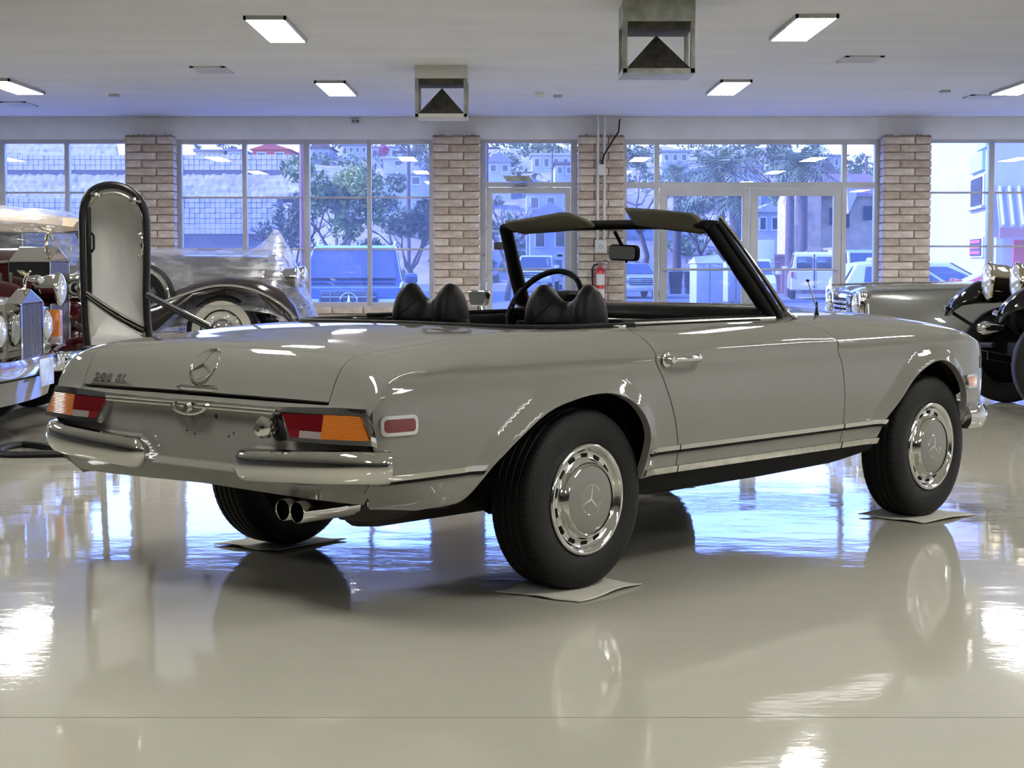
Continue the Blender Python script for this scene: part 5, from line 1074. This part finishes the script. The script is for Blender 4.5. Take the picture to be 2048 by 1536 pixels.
# --- vehicles
def vehicle(name, label, kind, X, Y, rz, col, S=1.0, z=ZG, group=None):
    t = thing(name, label, 'van' if 'van' in name else ('truck' if 'truck' in name else 'car'), (X, Y, z), rz, group)
    t.scale = (S, S, S)
    # profile along x (nose +x): lower body and glasshouse
    Kd = {'suv': (4.9, 1.95, [(-2.45, .35), (-2.45, 1.0), (-2.35, 1.12), (1.0, 1.16), (1.25, 1.14), (2.2, 1.05), (2.42, .85), (2.45, .40)], [(-2.35, 1.1), (-2.1, 1.72), (-1.6, 1.83), (.2, 1.83), (.45, 1.78), (1.25, 1.13)]),
          'sedan': (4.7, 1.8, [(-2.35, .32), (-2.35, .85), (-2.2, .95), (-1.3, .98), (1.0, .96), (2.1, .82), (2.33, .62), (2.35, .32)], [(-1.6, .96), (-.9, 1.38), (-.5, 1.43), (.2, 1.42), (1.1, .95)]),
          'wagon': (4.8, 1.8, [(-2.4, .32), (-2.4, .9), (-2.3, 1.0), (1.0, .98), (2.1, .86), (2.38, .66), (2.4, .32)], [(-2.35, .98), (-2.05, 1.46), (-1.6, 1.52), (.1, 1.50), (1.05, .97)]),
          'sports': (4.3, 1.75, [(-2.15, .28), (-2.15, .75), (-2.0, .85), (.3, .82), (1.9, .72), (2.15, .5), (2.15, .28)], [(-1.2, .83), (-.7, 1.18), (-.2, 1.2), (.6, .82)]),
          'pickup': (5.4, 1.95, [(-2.7, .5), (-2.7, 1.12), (1.2, 1.14), (2.45, 1.06), (2.68, .9), (2.7, .45)], [(-.7, 1.12), (-.6, 1.78), (.2, 1.80), (.45, 1.75), (1.15, 1.13)]),
          'van': (5.2, 2.0, [(-2.6, .4), (-2.6, 1.25), (1.3, 1.2), (2.3, 1.08), (2.58, .85), (2.6, .42)], [(-2.6, 1.22), (-2.5, 1.95), (-2.2, 2.05), (.6, 2.05), (.9, 1.95), (1.6, 1.17)]),
          'boxtruck': (6.0, 2.1, [(-.2, .5), (-.2, 1.3), (1.9, 1.25), (2.7, 1.1), (2.98, .9), (3.0, .5)], [(-.2, 1.25), (-.2, 1.95), (.9, 2.0), (1.2, 1.92), (1.9, 1.23)])}[kind]
    Ln, Wd, low, cab = Kd; h = Wd/2
    def loftp(P, ky, nm, m):
        n = len(P); v = [(x, -ky(z), z) for x, z in P]+[(x, ky(z), z) for x, z in P]
        return MB().add(v, [tuple(range(n)), tuple(range(2*n-1, n-1, -1))]+[(i, i+n, (i+1) % n+n, (i+1) % n) for i in range(n)]).build(nm, m, t, smooth=0, bev=.04)
    zb = low[0][1]; belt = cab[0][1]; zt = max(z for x, z in cab); kc = lambda z: h*(.96-.16*(z-belt)/(zt-belt)) if z >= belt else h*.96
    loftp(low, lambda z: h*(1 if z < .9 else .97), 'body', col); loftp(cab, kc, 'cabin', col)
    # glass
    def quad(P, nm='window'): MB().add(P, [tuple(range(len(P)))]).build(nm, 'car_glass', t, smooth=0)
    (xa, za), (xb, zb2) = cab[-1], cab[-2]; o = .012
    def ws(x0, z0, x1, z1, sx):
        a, b = .12, .88; P = []
        for f, q in ((a, 0), (b, 0), (b, 1), (a, 1)): pass
        za0, zb0 = z0+(z1-z0)*.08, z0+(z1-z0)*.92; xa0, xb0 = x0+(x1-x0)*.08, x0+(x1-x0)*.92
        quad([(xa0+sx*.03, -kc(za0)+.10, za0+.03), (xa0+sx*.03, kc(za0)-.10, za0+.03), (xb0+sx*.03, kc(zb0)-.10, zb0+.03), (xb0+sx*.03, -kc(zb0)+.10, zb0+.03)], 'windscreen')
    ws(xa, za, xb, zb2, 1)
    if kind == 'van':
        for sg in (-1, 1): MB().box((-2.63, sg*.42-.34, 1.30), (-2.52, sg*.42+.34, 1.85), .05).build('rear_window', 'car_glass', t)
        MB().box((-2.62, -.03, .5), (-2.6, .03, 1.95)).build('door_gap', 'car_dark', t)
        for sg in (-1, 1): MB().box((-2.63, sg*.93-.05, .95), (-2.56, sg*.93+.05, 1.2)).build('tail_lamp', 'sign_red', t)
    elif cab[0][0] > -2.5 and kind != 'boxtruck': ws(cab[0][0], cab[0][1], cab[1][0], cab[1][1], -1)
    for sg in (-1, 1):
        xs0 = cab[1][0]+.10; xs1 = cab[-1][0]-.12; zt_ = zt-.12; zl = belt+.07; nwin = {'suv': 3, 'wagon': 3, 'sedan': 2, 'van': 2, 'pickup': 1, 'boxtruck': 1, 'sports': 1}[kind]
        xt0 = cab[1][0]+.18; xt1 = cab[-2][0]-.02
        for k in range(nwin):
            f0, f1 = k/nwin+.02, (k+1)/nwin-.02
            quad([(xs0+(xs1-xs0)*f0, sg*(kc(zl)+.012), zl), (xs0+(xs1-xs0)*f1, sg*(kc(zl)+.012), zl), (xt0+(xt1-xt0)*f1, sg*(kc(zt_)+.012), zt_), (xt0+(xt1-xt0)*f0, sg*(kc(zt_)+.012), zt_)])
        xn = low[-1][0]; MB().box((xn-.30, sg*(h-.25)-.22, .66 if kind != 'pickup' else .82), (xn-.02, sg*(h-.25)+.22, .86 if kind != 'pickup' else 1.0), .05).build('head_lamp', 'lens_glass', t)
        MB().box((cab[-1][0]-.25, sg*(h+.12)-.12, belt+.02), (cab[-1][0]-.12, sg*(h+.12)+.12, belt+.2), .03).build('door_mirror', col, t)
        for xw in (low[0][0]+.95 if kind != 'boxtruck' else -2.0, low[-1][0]-.95): wheel(t, xw, sg*(h-.12), .36, .24, sg)
    xn = low[-1][0]; g0, g1 = (.55, .85) if kind in ('sedan', 'wagon', 'sports') else (.58, 1.0)
    gr = MB().box((xn-.08, -h*.52, g0), (xn+.03, h*.52, g1), .03).build('grille', 'car_dark', t)
    for k in range(3): MB().box((xn, -h*.5, g0+.05+k*(g1-g0-.06)/3), (xn+.045, h*.5, g0+.075+k*(g1-g0-.06)/3), .004).build('grille_bar', 'chrome', gr)
    MB().box((xn-.15, -h*.97, zb-.02), (xn+.06, h*.97, zb+.2), .04).build('bumper', 'steel_light' if kind in ('pickup', 'van', 'boxtruck') else col, t)
    MB().box((xn+.055, -.25, zb+.02), (xn+.075, .25, zb+.14)).build('number_plate', 'car_white', t)
    if kind == 'boxtruck': MB().box((-3.0, -1.1, .8), (-.15, 1.1, 2.9), .03).build('cargo_box', col, t)
    if kind == 'suv':
        for sg in (-1, 1): MB().tube([(-1.9, sg*.74, 1.80), (-1.75, sg*.74, 1.88), (0, sg*.74, 1.90), (.3, sg*.74, 1.80)], .022, 6).build('roof_rail', 'chrome', t)
        st_ = star_ring(.155, .016, .022).xf(Matrix.Translation((xn+.06, 0, .80)) @ Matrix.Rotation(PI/2, 4, 'Z') @ Matrix.Rotation(PI/2, 4, 'X')).build('grille_star', 'chrome', t)
        for y in (-.33, .33): MB().box((xn-.05, y-.01, .60), (xn+.05, y+.01, .98)).build('grille_post', 'chrome', t)
    if kind == 'pickup': MB().box((-2.6, -.85, .80), (-.75, .85, 1.13)).build('load_bed', 'car_dark', t)
    return t
F_ = -PI/2                  # nose towards the showroom
vehicle('suv', 'blue SUV parked nose-in right outside the four-column window', 'suv', -3.02, 35.2, F_+.03, 'car_blue')
vehicle('pickup_truck', 'white pickup truck seen through the single glass door', 'pickup', 1.25, 91, F_-.12, 'car_white')
vehicle('box_truck', 'dark box truck behind the white pickup', 'boxtruck', 2.1, 98.5, F_, 'car_dark', .55)
vehicle('parked_car', 'pale saloon parked left of the double doors, half behind the brick pillar', 'sedan', 5.0, 76, F_+.1, 'car_white')
vehicle('box_truck', 'blue-white box truck left of the white vans', 'boxtruck', 9.0, 68.5, F_-.08, 'steel_light', .80)
vehicle('van', 'white van seen from behind through the right glass door', 'van', 12.2, 74, PI/2-.12, 'car_white', .92)
vehicle('van', 'white van facing the showroom at the right end of the glass doors', 'van', 15.1, 79, F_+.1, 'car_white', .98)
vehicle('parked_car', 'white estate car side-on beyond the right window', 'wagon', 9.9, 42.5, 0.05, 'car_white')
vehicle('parked_car', 'blue-grey saloon behind the headlamps of the black vintage car', 'sedan', 13.3, 39.5, PI+.25, 'car_blue')
vehicle('sports_car', 'low red sports car just outside the right window', 'sports', 8.0, 31.0, PI-.2, 'car_red', z=-.2)
vehicle('parked_car', 'dark car parked below the retaining wall', 'wagon', -7.4, 54, .0, 'car_dark')
vehicle('parked_car', 'white car parked below the retaining wall, left of the dark car', 'sedan', -13.2, 52, .1, 'car_white')
vehicle('van', 'white van at the left foot of the white building', 'van', 12.0, 58, 1.45, 'car_white', .8)
# bins, dumpster, container
for k, px in enumerate((1350, 1381)):
    b = thing('wheelie_bin', 'dark wheelie bin, the '+('left' if k == 0 else 'right')+' one of two seen through the glass door', 'bin', (*at(px, 555, 80)[:2], ZG), 0, 'wheelie bins')
    MB().loft([[(-.24, -.25, .08), (.24, -.25, .08), (.24, .25, .08), (-.24, .25, .08)], [(-.31, -.32, 1.0), (.31, -.32, 1.0), (.31, .32, 1.0), (-.31, .32, 1.0)]]).build('bin_body', 'car_dark', b, smooth=0)
    MB().box((-.33, -.36, 1.0), (.33, .34, 1.08), .03).build('bin_lid', 'car_dark', b)
for k, (px, w, h, lab) in enumerate(((1412, .95, 1.45, 'left'), (1464, .6, 1.3, 'right'))):
    b = thing('utility_cabinet', 'pale steel cabinet standing in the car park, the '+lab+' one', 'cabinet', (*at(px, 590, 62+(px>1440)*2)[:2], ZG), .2, 'steel cabinets')
    MB().box((-w/2, -.4, .1), (w/2, .4, h), .02).build('housing', 'steel_light', b); MB().add([(-w/2-.05, -.45, h), (w/2+.05, -.45, h), (w/2+.05, .45, h), (-w/2-.05, .45, h), (-w/2, -.1, h+.22), (w/2, .2, h+.3)], [(0, 1, 5, 4), (1, 2, 5), (2, 3, 4, 5), (3, 0, 4), (0, 3, 2, 1)]).build('cover', 'car_white', b, smooth=0); MB().box((-.01, -.41, .15), (.01, -.40, h-.05)).build('door_gap', 'car_dark', b)
ct = thing('shipping_container', 'rusty red corrugated container behind the white vans', 'container', (*at(1655, 520, 86)[:2], ZG)); 
cm = MB(); xs = np.linspace(-3.0, 3.0, 61); cm.grid([[(x, -.05*(k % 4 < 2), 0.1), (x, -.05*(k % 4 < 2), 1.75)] for k, x in enumerate(xs)]); cm.box((-3, .02, .1), (3, 2.3, 1.75)).build('corrugated_side', 'container_red', ct, smooth=0)
MB().box((-3.05, -.1, 1.72), (3.05, .05, 1.84)).box((-3.05, -.1, 0), (3.05, .05, .12)).build('rail', 'container_red', ct)
# --- buildings
def house(label, px0, px1, pyt, pyb, Y, wall, roof, nwin=3, gable=0, depth=7, rows=1, name='house', flat=.15):
    x0, _, zt = at(px0, pyt, Y); x1, _, zb = at(px1, pyb, Y); w = x1-x0; h = zt-zb
    t = thing(name, label, 'house', (x0, Y, zb)); MB().box((0, 0, -3), (w, depth, h)).build('wall', wall, t, smooth=0)
    if gable: MB().add([(-.3, -.3, h), (w+.3, -.3, h), (w/2, -.3, h+gable), (-.3, depth, h), (w+.3, depth, h), (w/2, depth, h+gable)], [(0, 1, 2), (3, 5, 4), (0, 2, 5, 3), (1, 4, 5, 2), (0, 3, 4, 1)]).build('roof', roof, t, smooth=0)
    else: MB().box((-.2, -.25, h), (w+.2, depth, h+flat)).build('roof', roof, t, smooth=0)
    for r in range(rows):
        for k in range(nwin):
            ww = w/nwin*.42; xc = w*(k+.5)/nwin; wh = h/rows*.45; zc = h*(r+.55)/rows
            f = MB().box((xc-ww/2-.08, -.06, zc-wh/2-.08), (xc+ww/2+.08, .02, zc+wh/2+.08)).build('window', 'win_trim', t, smooth=0); MB().box((xc-ww/2, -.08, zc-wh/2), (xc+ww/2, 0, zc+wh/2)).build('pane', 'window_dark', f, smooth=0)
    return t
house('red stucco house with gabled roof on the hill above the block wall', 508, 580, 301, 330, 150, 'stucco_red', 'stucco_red', 2, .55)
house('low pale house on the skyline left of the red house', 395, 452, 304, 330, 160, 'stucco_tan', 'roof_grey', 3)
house('small white house beside the low pale one on the skyline', 458, 486, 303, 330, 158, 'stucco_white', 'roof_grey', 2)
house('blue-shaded house high on the hill right of the utility pole', 624, 662, 298, 330, 170, 'stucco_grey', 'roof_brown', 3, .8)
house('two storey pale house high on the hill', 686, 736, 293, 330, 165, 'stucco_white', 'roof_grey', 4, 0, rows=2)
house('white house on the hill above the pale garden wall', 742, 800, 297, 322, 160, 'stucco_white', 'roof_grey', 3)
house('long blank pale wall building on the hillside', 768, 848, 319, 338, 140, 'stucco_white', 'stucco_white', 1)
house('small house with striped roof beside the utility pole', 782, 850, 350, 378, 120, 'stucco_grey', 'roof_metal', 2, .9)
house('white gabled house seen through the transom of the single door', 975, 1022, 326, 352, 140, 'stucco_white', 'roof_grey', 2, .8)
house('long white flat-roofed house seen through the transom of the single door', 1064, 1140, 312, 345, 150, 'stucco_white', 'stucco_white', 4)
house('brown porch house below the flat-roofed white house', 1110, 1146, 330, 356, 128, 'stucco_grey', 'roof_brown', 2)
house('pale apartment block behind the white pickup', 1053, 1150, 386, 520, 110, 'stucco_white', 'stucco_white', 3, 0, rows=3, depth=5, name='apartment_block')
house('gabled house in front of the apartment block', 1060, 1140, 436, 520, 105, 'stucco_white', 'roof_grey', 2, .9, depth=4)
house('flat-roofed white house behind the left palm', 1322, 1375, 306, 330, 150, 'stucco_white', 'roof_grey', 3)
house('low white house between the palms on the hill', 1452, 1520, 336, 356, 135, 'stucco_white', 'roof_grey', 3)
house('modern house with wide dark windows on the hilltop', 1648, 1690, 314, 340, 165, 'stucco_grey', 'roof_grey', 3)
house('tan house with a steep gable below the hilltop house', 1634, 1664, 352, 372, 110, 'stucco_tan', 'roof_brown', 1, 1.1)
house('small blue-roofed shed left of the tan building', 1512, 1560, 425, 475, 103, 'stucco_grey', 'roof_metal', 2, .5, depth=4)
tb = thing('stucco_building', 'tan stucco building with brown roofs behind the white vans', 'building', (*at(1588, 476, 90)[:2], ZG))
def lx(px, Y=90): return (px-1588)/3628*Y
hb_ = at(0, 392, 90)[2]-ZG
MB().prism([(0, 0), (lx(1640), 0), (lx(1640), hb_), (lx(1632), hb_+.55), (lx(1600), hb_+.55), (0, hb_-.1)], 0, 6).build('bay', 'stucco_tan', tb, smooth=0)
MB().box((lx(1640), .6, 0), (lx(1775), 6, hb_)).build('wing', 'stucco_tan', tb, smooth=0)
MB().add([(lx(1640), .2, hb_), (lx(1775), .2, hb_), (lx(1775), 5, hb_+1.3), (lx(1640), 5, hb_+1.3)], [(0, 1, 2, 3)]).build('roof', 'roof_brown', tb, smooth=0)
MB().prism([(lx(1690), hb_-.9), (lx(1706), hb_), (lx(1690), hb_+.9), (lx(1684), hb_+.9)], -.6, .6).build('gable_rafter', 'stucco_white', tb, smooth=0)
for a, b, c, d_ in ((1602, 1608, 445, 415), (1660, 1667, 450, 415), (1690, 1700, 455, 425), (1728, 1745, 440, 412)):
    MB().box((lx(a), -.05 if a < 1640 else .5, at(0, c, 90)[2]-ZG), (lx(b), .1 if a < 1640 else .7, at(0, d_, 90)[2]-ZG)).build('window', 'window_dark', tb, smooth=0)
# white building at the right: sunlit flank and shaded front
wb = thing('white_building', 'tall white building with sunlit flank and ribbed porch roof at the right', 'building', (12.6, 48, ZG))
def flank(s, z, o=0): return (3.1*s+o*-.99, 22*s-o*.14, z)
MB().add([(0, 0, 0), (3.1, 22, 0), (24, 20, 0), (12, 0, 0), (0, 0, 8), (3.1, 22, 8), (24, 20, 8), (12, 0, 8)], [(0, 1, 5, 4), (1, 2, 6, 5), (2, 3, 7, 6), (3, 0, 4, 7), (4, 5, 6, 7), (0, 3, 2, 1)]).build('wall', 'stucco_white', wb, smooth=0)
def onflank(name, m, s0, s1, z0, z1, th=.06, parent=None): 
    a, b = flank(s0, z0), flank(s1, z0); return MB().add([flank(s0, z0, 0), flank(s1, z0, 0), flank(s1, z1, 0), flank(s0, z1, 0), flank(s0, z0, th), flank(s1, z0, th), flank(s1, z1, th), flank(s0, z1, th)], [(0, 1, 2, 3), (4, 7, 6, 5), (0, 4, 5, 1), (1, 5, 6, 2), (2, 6, 7, 3), (3, 7, 4, 0)]).build(name, m, parent or wb, smooth=0)
def sz(py, Y=50): return at(0, py, Y)[2]-ZG
for z0, z1 in ((414, 352), (515, 474)):
    f = onflank('window', 'win_trim', .05, .20, sz(z0), sz(z1), .05); onflank('pane', 'window_dark', .065, .185, sz(z0)+.05, sz(z1)-.05, .08, f)
onflank('window_sill', 'stucco_white', .04, .21, sz(418), sz(413), .14)
onflank('wall_sign', 'sign_cyan', .055, .19, sz(343), sz(306), .10); onflank('wall_sign', 'sign_cyan', .02, .12, sz(302), sz(276), .10)
for k in range(3): onflank('poster', 'sign_red', .07, .18, sz(486+11*k), sz(480+11*k), .09)
pr = MB(); pr.add([(.15, -.1, sz(378, 48)), (4.5, -.1, sz(378, 48)), (4.7, -2.0, sz(455, 46)), (-.28, -2.0, sz(455, 46)), (.15, 0, sz(378, 48)-.08), (4.5, 0, sz(378, 48)-.08), (4.7, -2.0, sz(455, 46)-.08), (-.28, -2.0, sz(455, 46)-.08)], [(0, 1, 2, 3), (4, 7, 6, 5), (0, 3, 7, 4), (1, 5, 6, 2), (3, 2, 6, 7)]); pr.build('porch_roof', 'roof_metal', wb, smooth=0)
for k in range(8):
    x = .22+.25*k; MB().tube([(x, -.1, sz(378, 48)+.04), (x-.40, -2.02, sz(455, 46)+.04)], .045, 6).build('roof_rib', 'stucco_white', wb)
MB().box((-.28, -2.05, sz(475, 46)), (4.7, -1.95, sz(455, 46))).build('porch_fascia', 'container_red', wb, smooth=0)
MB().box((-.36, -2.0, 0), (-.18, -1.8, sz(475, 46))).build('porch_column', 'stucco_white', wb, smooth=0); MB().box((.62, -.08, 0), (1.6, 0, sz(480, 48))).build('door', 'sign_red', wb, smooth=0)
# --- trees, palms, poles
def cloud(n, blobs, size, seed):
    r = np.random.default_rng(seed); b = MB(); V = []; Fc = []
    for k in range(n):
        c, rad = blobs[r.integers(len(blobs))]; d = r.normal(size=3); d /= np.linalg.norm(d); q = np.array(c)+d*np.array(rad)*(r.random()**.4)
        a = r.normal(size=3); a /= np.linalg.norm(a); e_ = np.cross(a, r.normal(size=3)); e_ /= np.linalg.norm(e_); s = size*(.6+.8*r.random())
        o = len(V); V += [tuple(q-a*s), tuple(q+e_*s*.45), tuple(q+a*s), tuple(q-e_*s*.45)]; Fc.append((o, o+1, o+2, o+3))
    return b.add(V, Fc)
def branches(h, spread, n, seed, r0):
    r = np.random.default_rng(seed); b = MB(); b.tube([(0, 0, -.5), (.05*h, 0, h*.2), (0, .03*h, h*.38)], [r0, r0*.8, r0*.65], 7)
    def rec(p, d, L, rad, lev):
        q = p+d*L; b.tube([tuple(p), tuple((p+q)/2+r.normal(size=3)*L*.06), tuple(q)], [rad, rad*.8, rad*.55], 5)
        if lev > 0:
            for k in range(3):
                d2 = d+r.normal(size=3)*.55; d2[2] = abs(d2[2])*.7+.15; d2 /= np.linalg.norm(d2); rec(q, d2, L*.66, rad*.55, lev-1)
    for k in range(n):
        a = 2*PI*k/n+r.random(); d = np.array([math.cos(a)*spread, math.sin(a)*spread, 1]); d /= np.linalg.norm(d); rec(np.array([0, .03*h, h*.36]), d, h*.26, r0*.5, 3)
    return b
def tree(label, px, py, rx, ry, Y, leaf, seed, n=1800, bare=False, name='tree', pyg=None, size=None):
    x, _, zc = at(px, py, Y); RX, RZ = rx/3628*Y, ry/3628*Y; zg = hillz(x, Y)-.1 if Y > 118 else ZG
    t = thing(name, label, 'tree', (x, Y, zg)); H = zc-zg+RZ; r = np.random.default_rng(seed)
    branches(H*.95, .7, 4, seed, .02*H+.04).build('trunk', 'bark', t, smooth=60)
    if not bare:
        bl = [((r.normal(0, .55)*RX, r.normal(0, .4)*RX, H-RZ+r.normal(0, .5)*RZ), (RX*.45, RX*.45, RZ*.42)) for k in range(11)]
        cloud(n, bl, size or .05*RX+.05, seed).build('foliage', leaf, t, smooth=0, fix=False)
    return t
mq = tree('broad green mesquite tree with a yellow-green crown behind the blue SUV', 675, 395, 75, 70, 52, 'leaf_green', 21, 2600, pyg=500)
q_ = np.array(at(702, 368, 51.4))-np.array(mq.location); cloud(1100, [(tuple(q_+np.array(d)), (.30, .3, .28)) for d in ((0, 0, 0), (.2, 0, -.15), (-.2, 0, .1), (.1, .1, .2))], .07, 22).build('foliage', 'leaf_yellow', mq, smooth=0, fix=False)
tree('green mesquite tree at the right end of the four-column window', 820, 440, 60, 52, 56, 'leaf_dull', 23, 2000, pyg=510)
tree('dull green tree against the retaining wall at the utility pole', 585, 455, 40, 55, 55, 'leaf_dull', 24, 1300, pyg=515)
tree('leafless tree left behind the single glass door', 1010, 430, 50, 60, 70, 'leaf_dull', 25, 10, True, pyg=520)
tree('leafless tree behind the box truck', 1120, 480, 40, 40, 118, 'leaf_dull', 26, 10, True)
tree('dark round tree high on the hill left of the palms', 1280, 310, 34, 30, 120, 'leaf_dull', 27, 1000)
tree('tall grey-green tree in the middle of the double door transom', 1560, 310, 45, 40, 130, 'leaf_dull', 28, 1400)
tree('round dark pine on the skyline at the right of the transom', 1718, 318, 16, 18, 160, 'leaf_dull', 29, 700)
tree('green tree behind the right glass door', 1545, 425, 30, 32, 110, 'leaf_green', 30, 1200)
tree('hedge-like green trees behind the left glass door', 1400, 425, 55, 40, 98, 'leaf_dull', 31, 1500)
tree('tree with thin crown on the skyline left of the red house', 455, 296, 22, 10, 170, 'leaf_dull', 32, 500)
tree('small tree on the left skyline above the block wall', 395, 297, 16, 9, 172, 'leaf_dull', 33, 400)
tree('red flowering bougainvillea on the hill', 768, 305, 14, 14, 150, 'bougainvillea', 34, 500, name='flowering_tree')
tree('leafy tree at the top right of the four-column window', 848, 315, 20, 25, 135, 'leaf_dull', 35, 800)
r_ = np.random.default_rng(5); BB = {'leaf_dull': [], 'leaf_green': [], 'palm_leaf': []}
for k in range(230):
    px = float(r_.uniform(625, 1775)); Y = float(r_.uniform(119, 205)); x = at(px, 0, Y)[0]; z = hillz(x, Y); s_ = float(r_.uniform(.5, 1.7))
    BB[['leaf_dull', 'leaf_green', 'palm_leaf'][k % 3]] += [((x, Y, z+s_*.5), (s_, s_, s_*.7)), ((x+s_*.7, Y, z+s_*.35), (s_*.7, s_*.7, s_*.5))]
tag(cloud(15000, sum(BB.values(), []), .26, 60).build('hillside_scrub', 'scrub_leaf', None, smooth=0, fix=False), kind='stuff', label='patchy green scrub spread over the hillside beyond the car park')
def palm(label, px, pyc, pyg, Y, L, seed, nf=34, droop=1.0, r0=.22):
    x, _, zc = at(px, pyc, Y); zg = hillz(x, Y)-.1 if Y > 118 else ZG; t = thing('palm_tree', label, 'palm tree', (x, Y, zg), 0, 'palms beyond the doors'); H = zc-zg; r = np.random.default_rng(seed)
    MB().tube([(0, 0, -.3), (.05, 0, H*.5), (0, 0, H)], [r0*1.2, r0, r0*1.1], 10).build('trunk', 'bark', t, smooth=60)
    b = MB()
    for k in range(nf):
        a = 2.4*k; up = 1.1-1.5*(k/nf); d = np.array([math.cos(a)*math.cos(up), math.sin(a)*math.cos(up), math.sin(up)]); P = []
        for s in np.linspace(0, 1, 6): P.append(np.array([0, 0, H])+d*L*s+np.array([0, 0, -droop*L*.45*s*s]))
        side = np.cross(d, [0, 0, 1]); side /= np.linalg.norm(side)+1e-6
        for i in range(5):
            for sg in (-1, 1):
                for f in (.25, .75):
                    q = P[i]*(1-f)+P[i+1]*f; w = L*.26*math.sin(PI*min(.95, (i+f)/5+.12)); tip = q+side*sg*w+(P[i+1]-P[i])*.9-np.array([0, 0, w*.35]); o = (P[i+1]-P[i])*.16
                    b.add([tuple(q-o), tuple(q+o), tuple(tip)], [(0, 1, 2)])
    b.build('fronds', 'palm_leaf', t, smooth=0, fix=False); return t
palm('feathery palm with wide fronds, left in the double door transom', 1438, 345, 520, 88, 2.6, 1)
palm('dense palm with drooping fronds in the right half of the transom', 1602, 335, 505, 86, 2.2, 2, 44)
palm('tall slim palm on the skyline behind the dense palm', 1628, 296, 340, 150, 2.0, 3, 30, 1.3)
palm('shaggy fan palm with thick trunk behind the left glass door', 1470, 400, 520, 84, 1.4, 4, 40, 1.4, .3)
palm('short bushy palm left of the feathery palm', 1352, 345, 400, 100, 1.5, 5, 30)
def pole(label, px, pyt, pyb, Y, r, m, arms=True, name='utility_pole'):
    x, _, zt = at(px, pyt, Y); zb = hillz(x, Y)-.1 if Y > 118 else ZG; t = thing(name, label, 'pole', (x, Y, zb)); MB().tube([(0, 0, 0), (0, 0, zt-zb)], [r, r*.85], 10).build('shaft', m, t, smooth=60)
    if arms: MB().box((-.9, -.06, zt-zb-.5), (.9, .06, zt-zb-.36)).build('cross_arm', m, t, smooth=0)
pole('reddish brown wooden utility pole beside the second mullion', 606, 240, 540, 48, .075, 'pole_wood')
pole('thin dark utility pole at the right of the four-column window', 818, 292, 450, 110, .13, 'bark')
pole('dark utility pole in the single door transom', 974, 285, 420, 120, .12, 'bark')
pole('thin lamp pole in the middle of the single door transom', 1104, 296, 420, 115, .06, 'bark', False, 'lamp_pole')
pole('thick brown palm trunk or post left of the tan building', 1578, 380, 560, 78, .22, 'bark', False, 'trunk_post')
pole('slim dark post on the right skyline', 1729, 314, 345, 140, .10, 'bark', False, 'post')
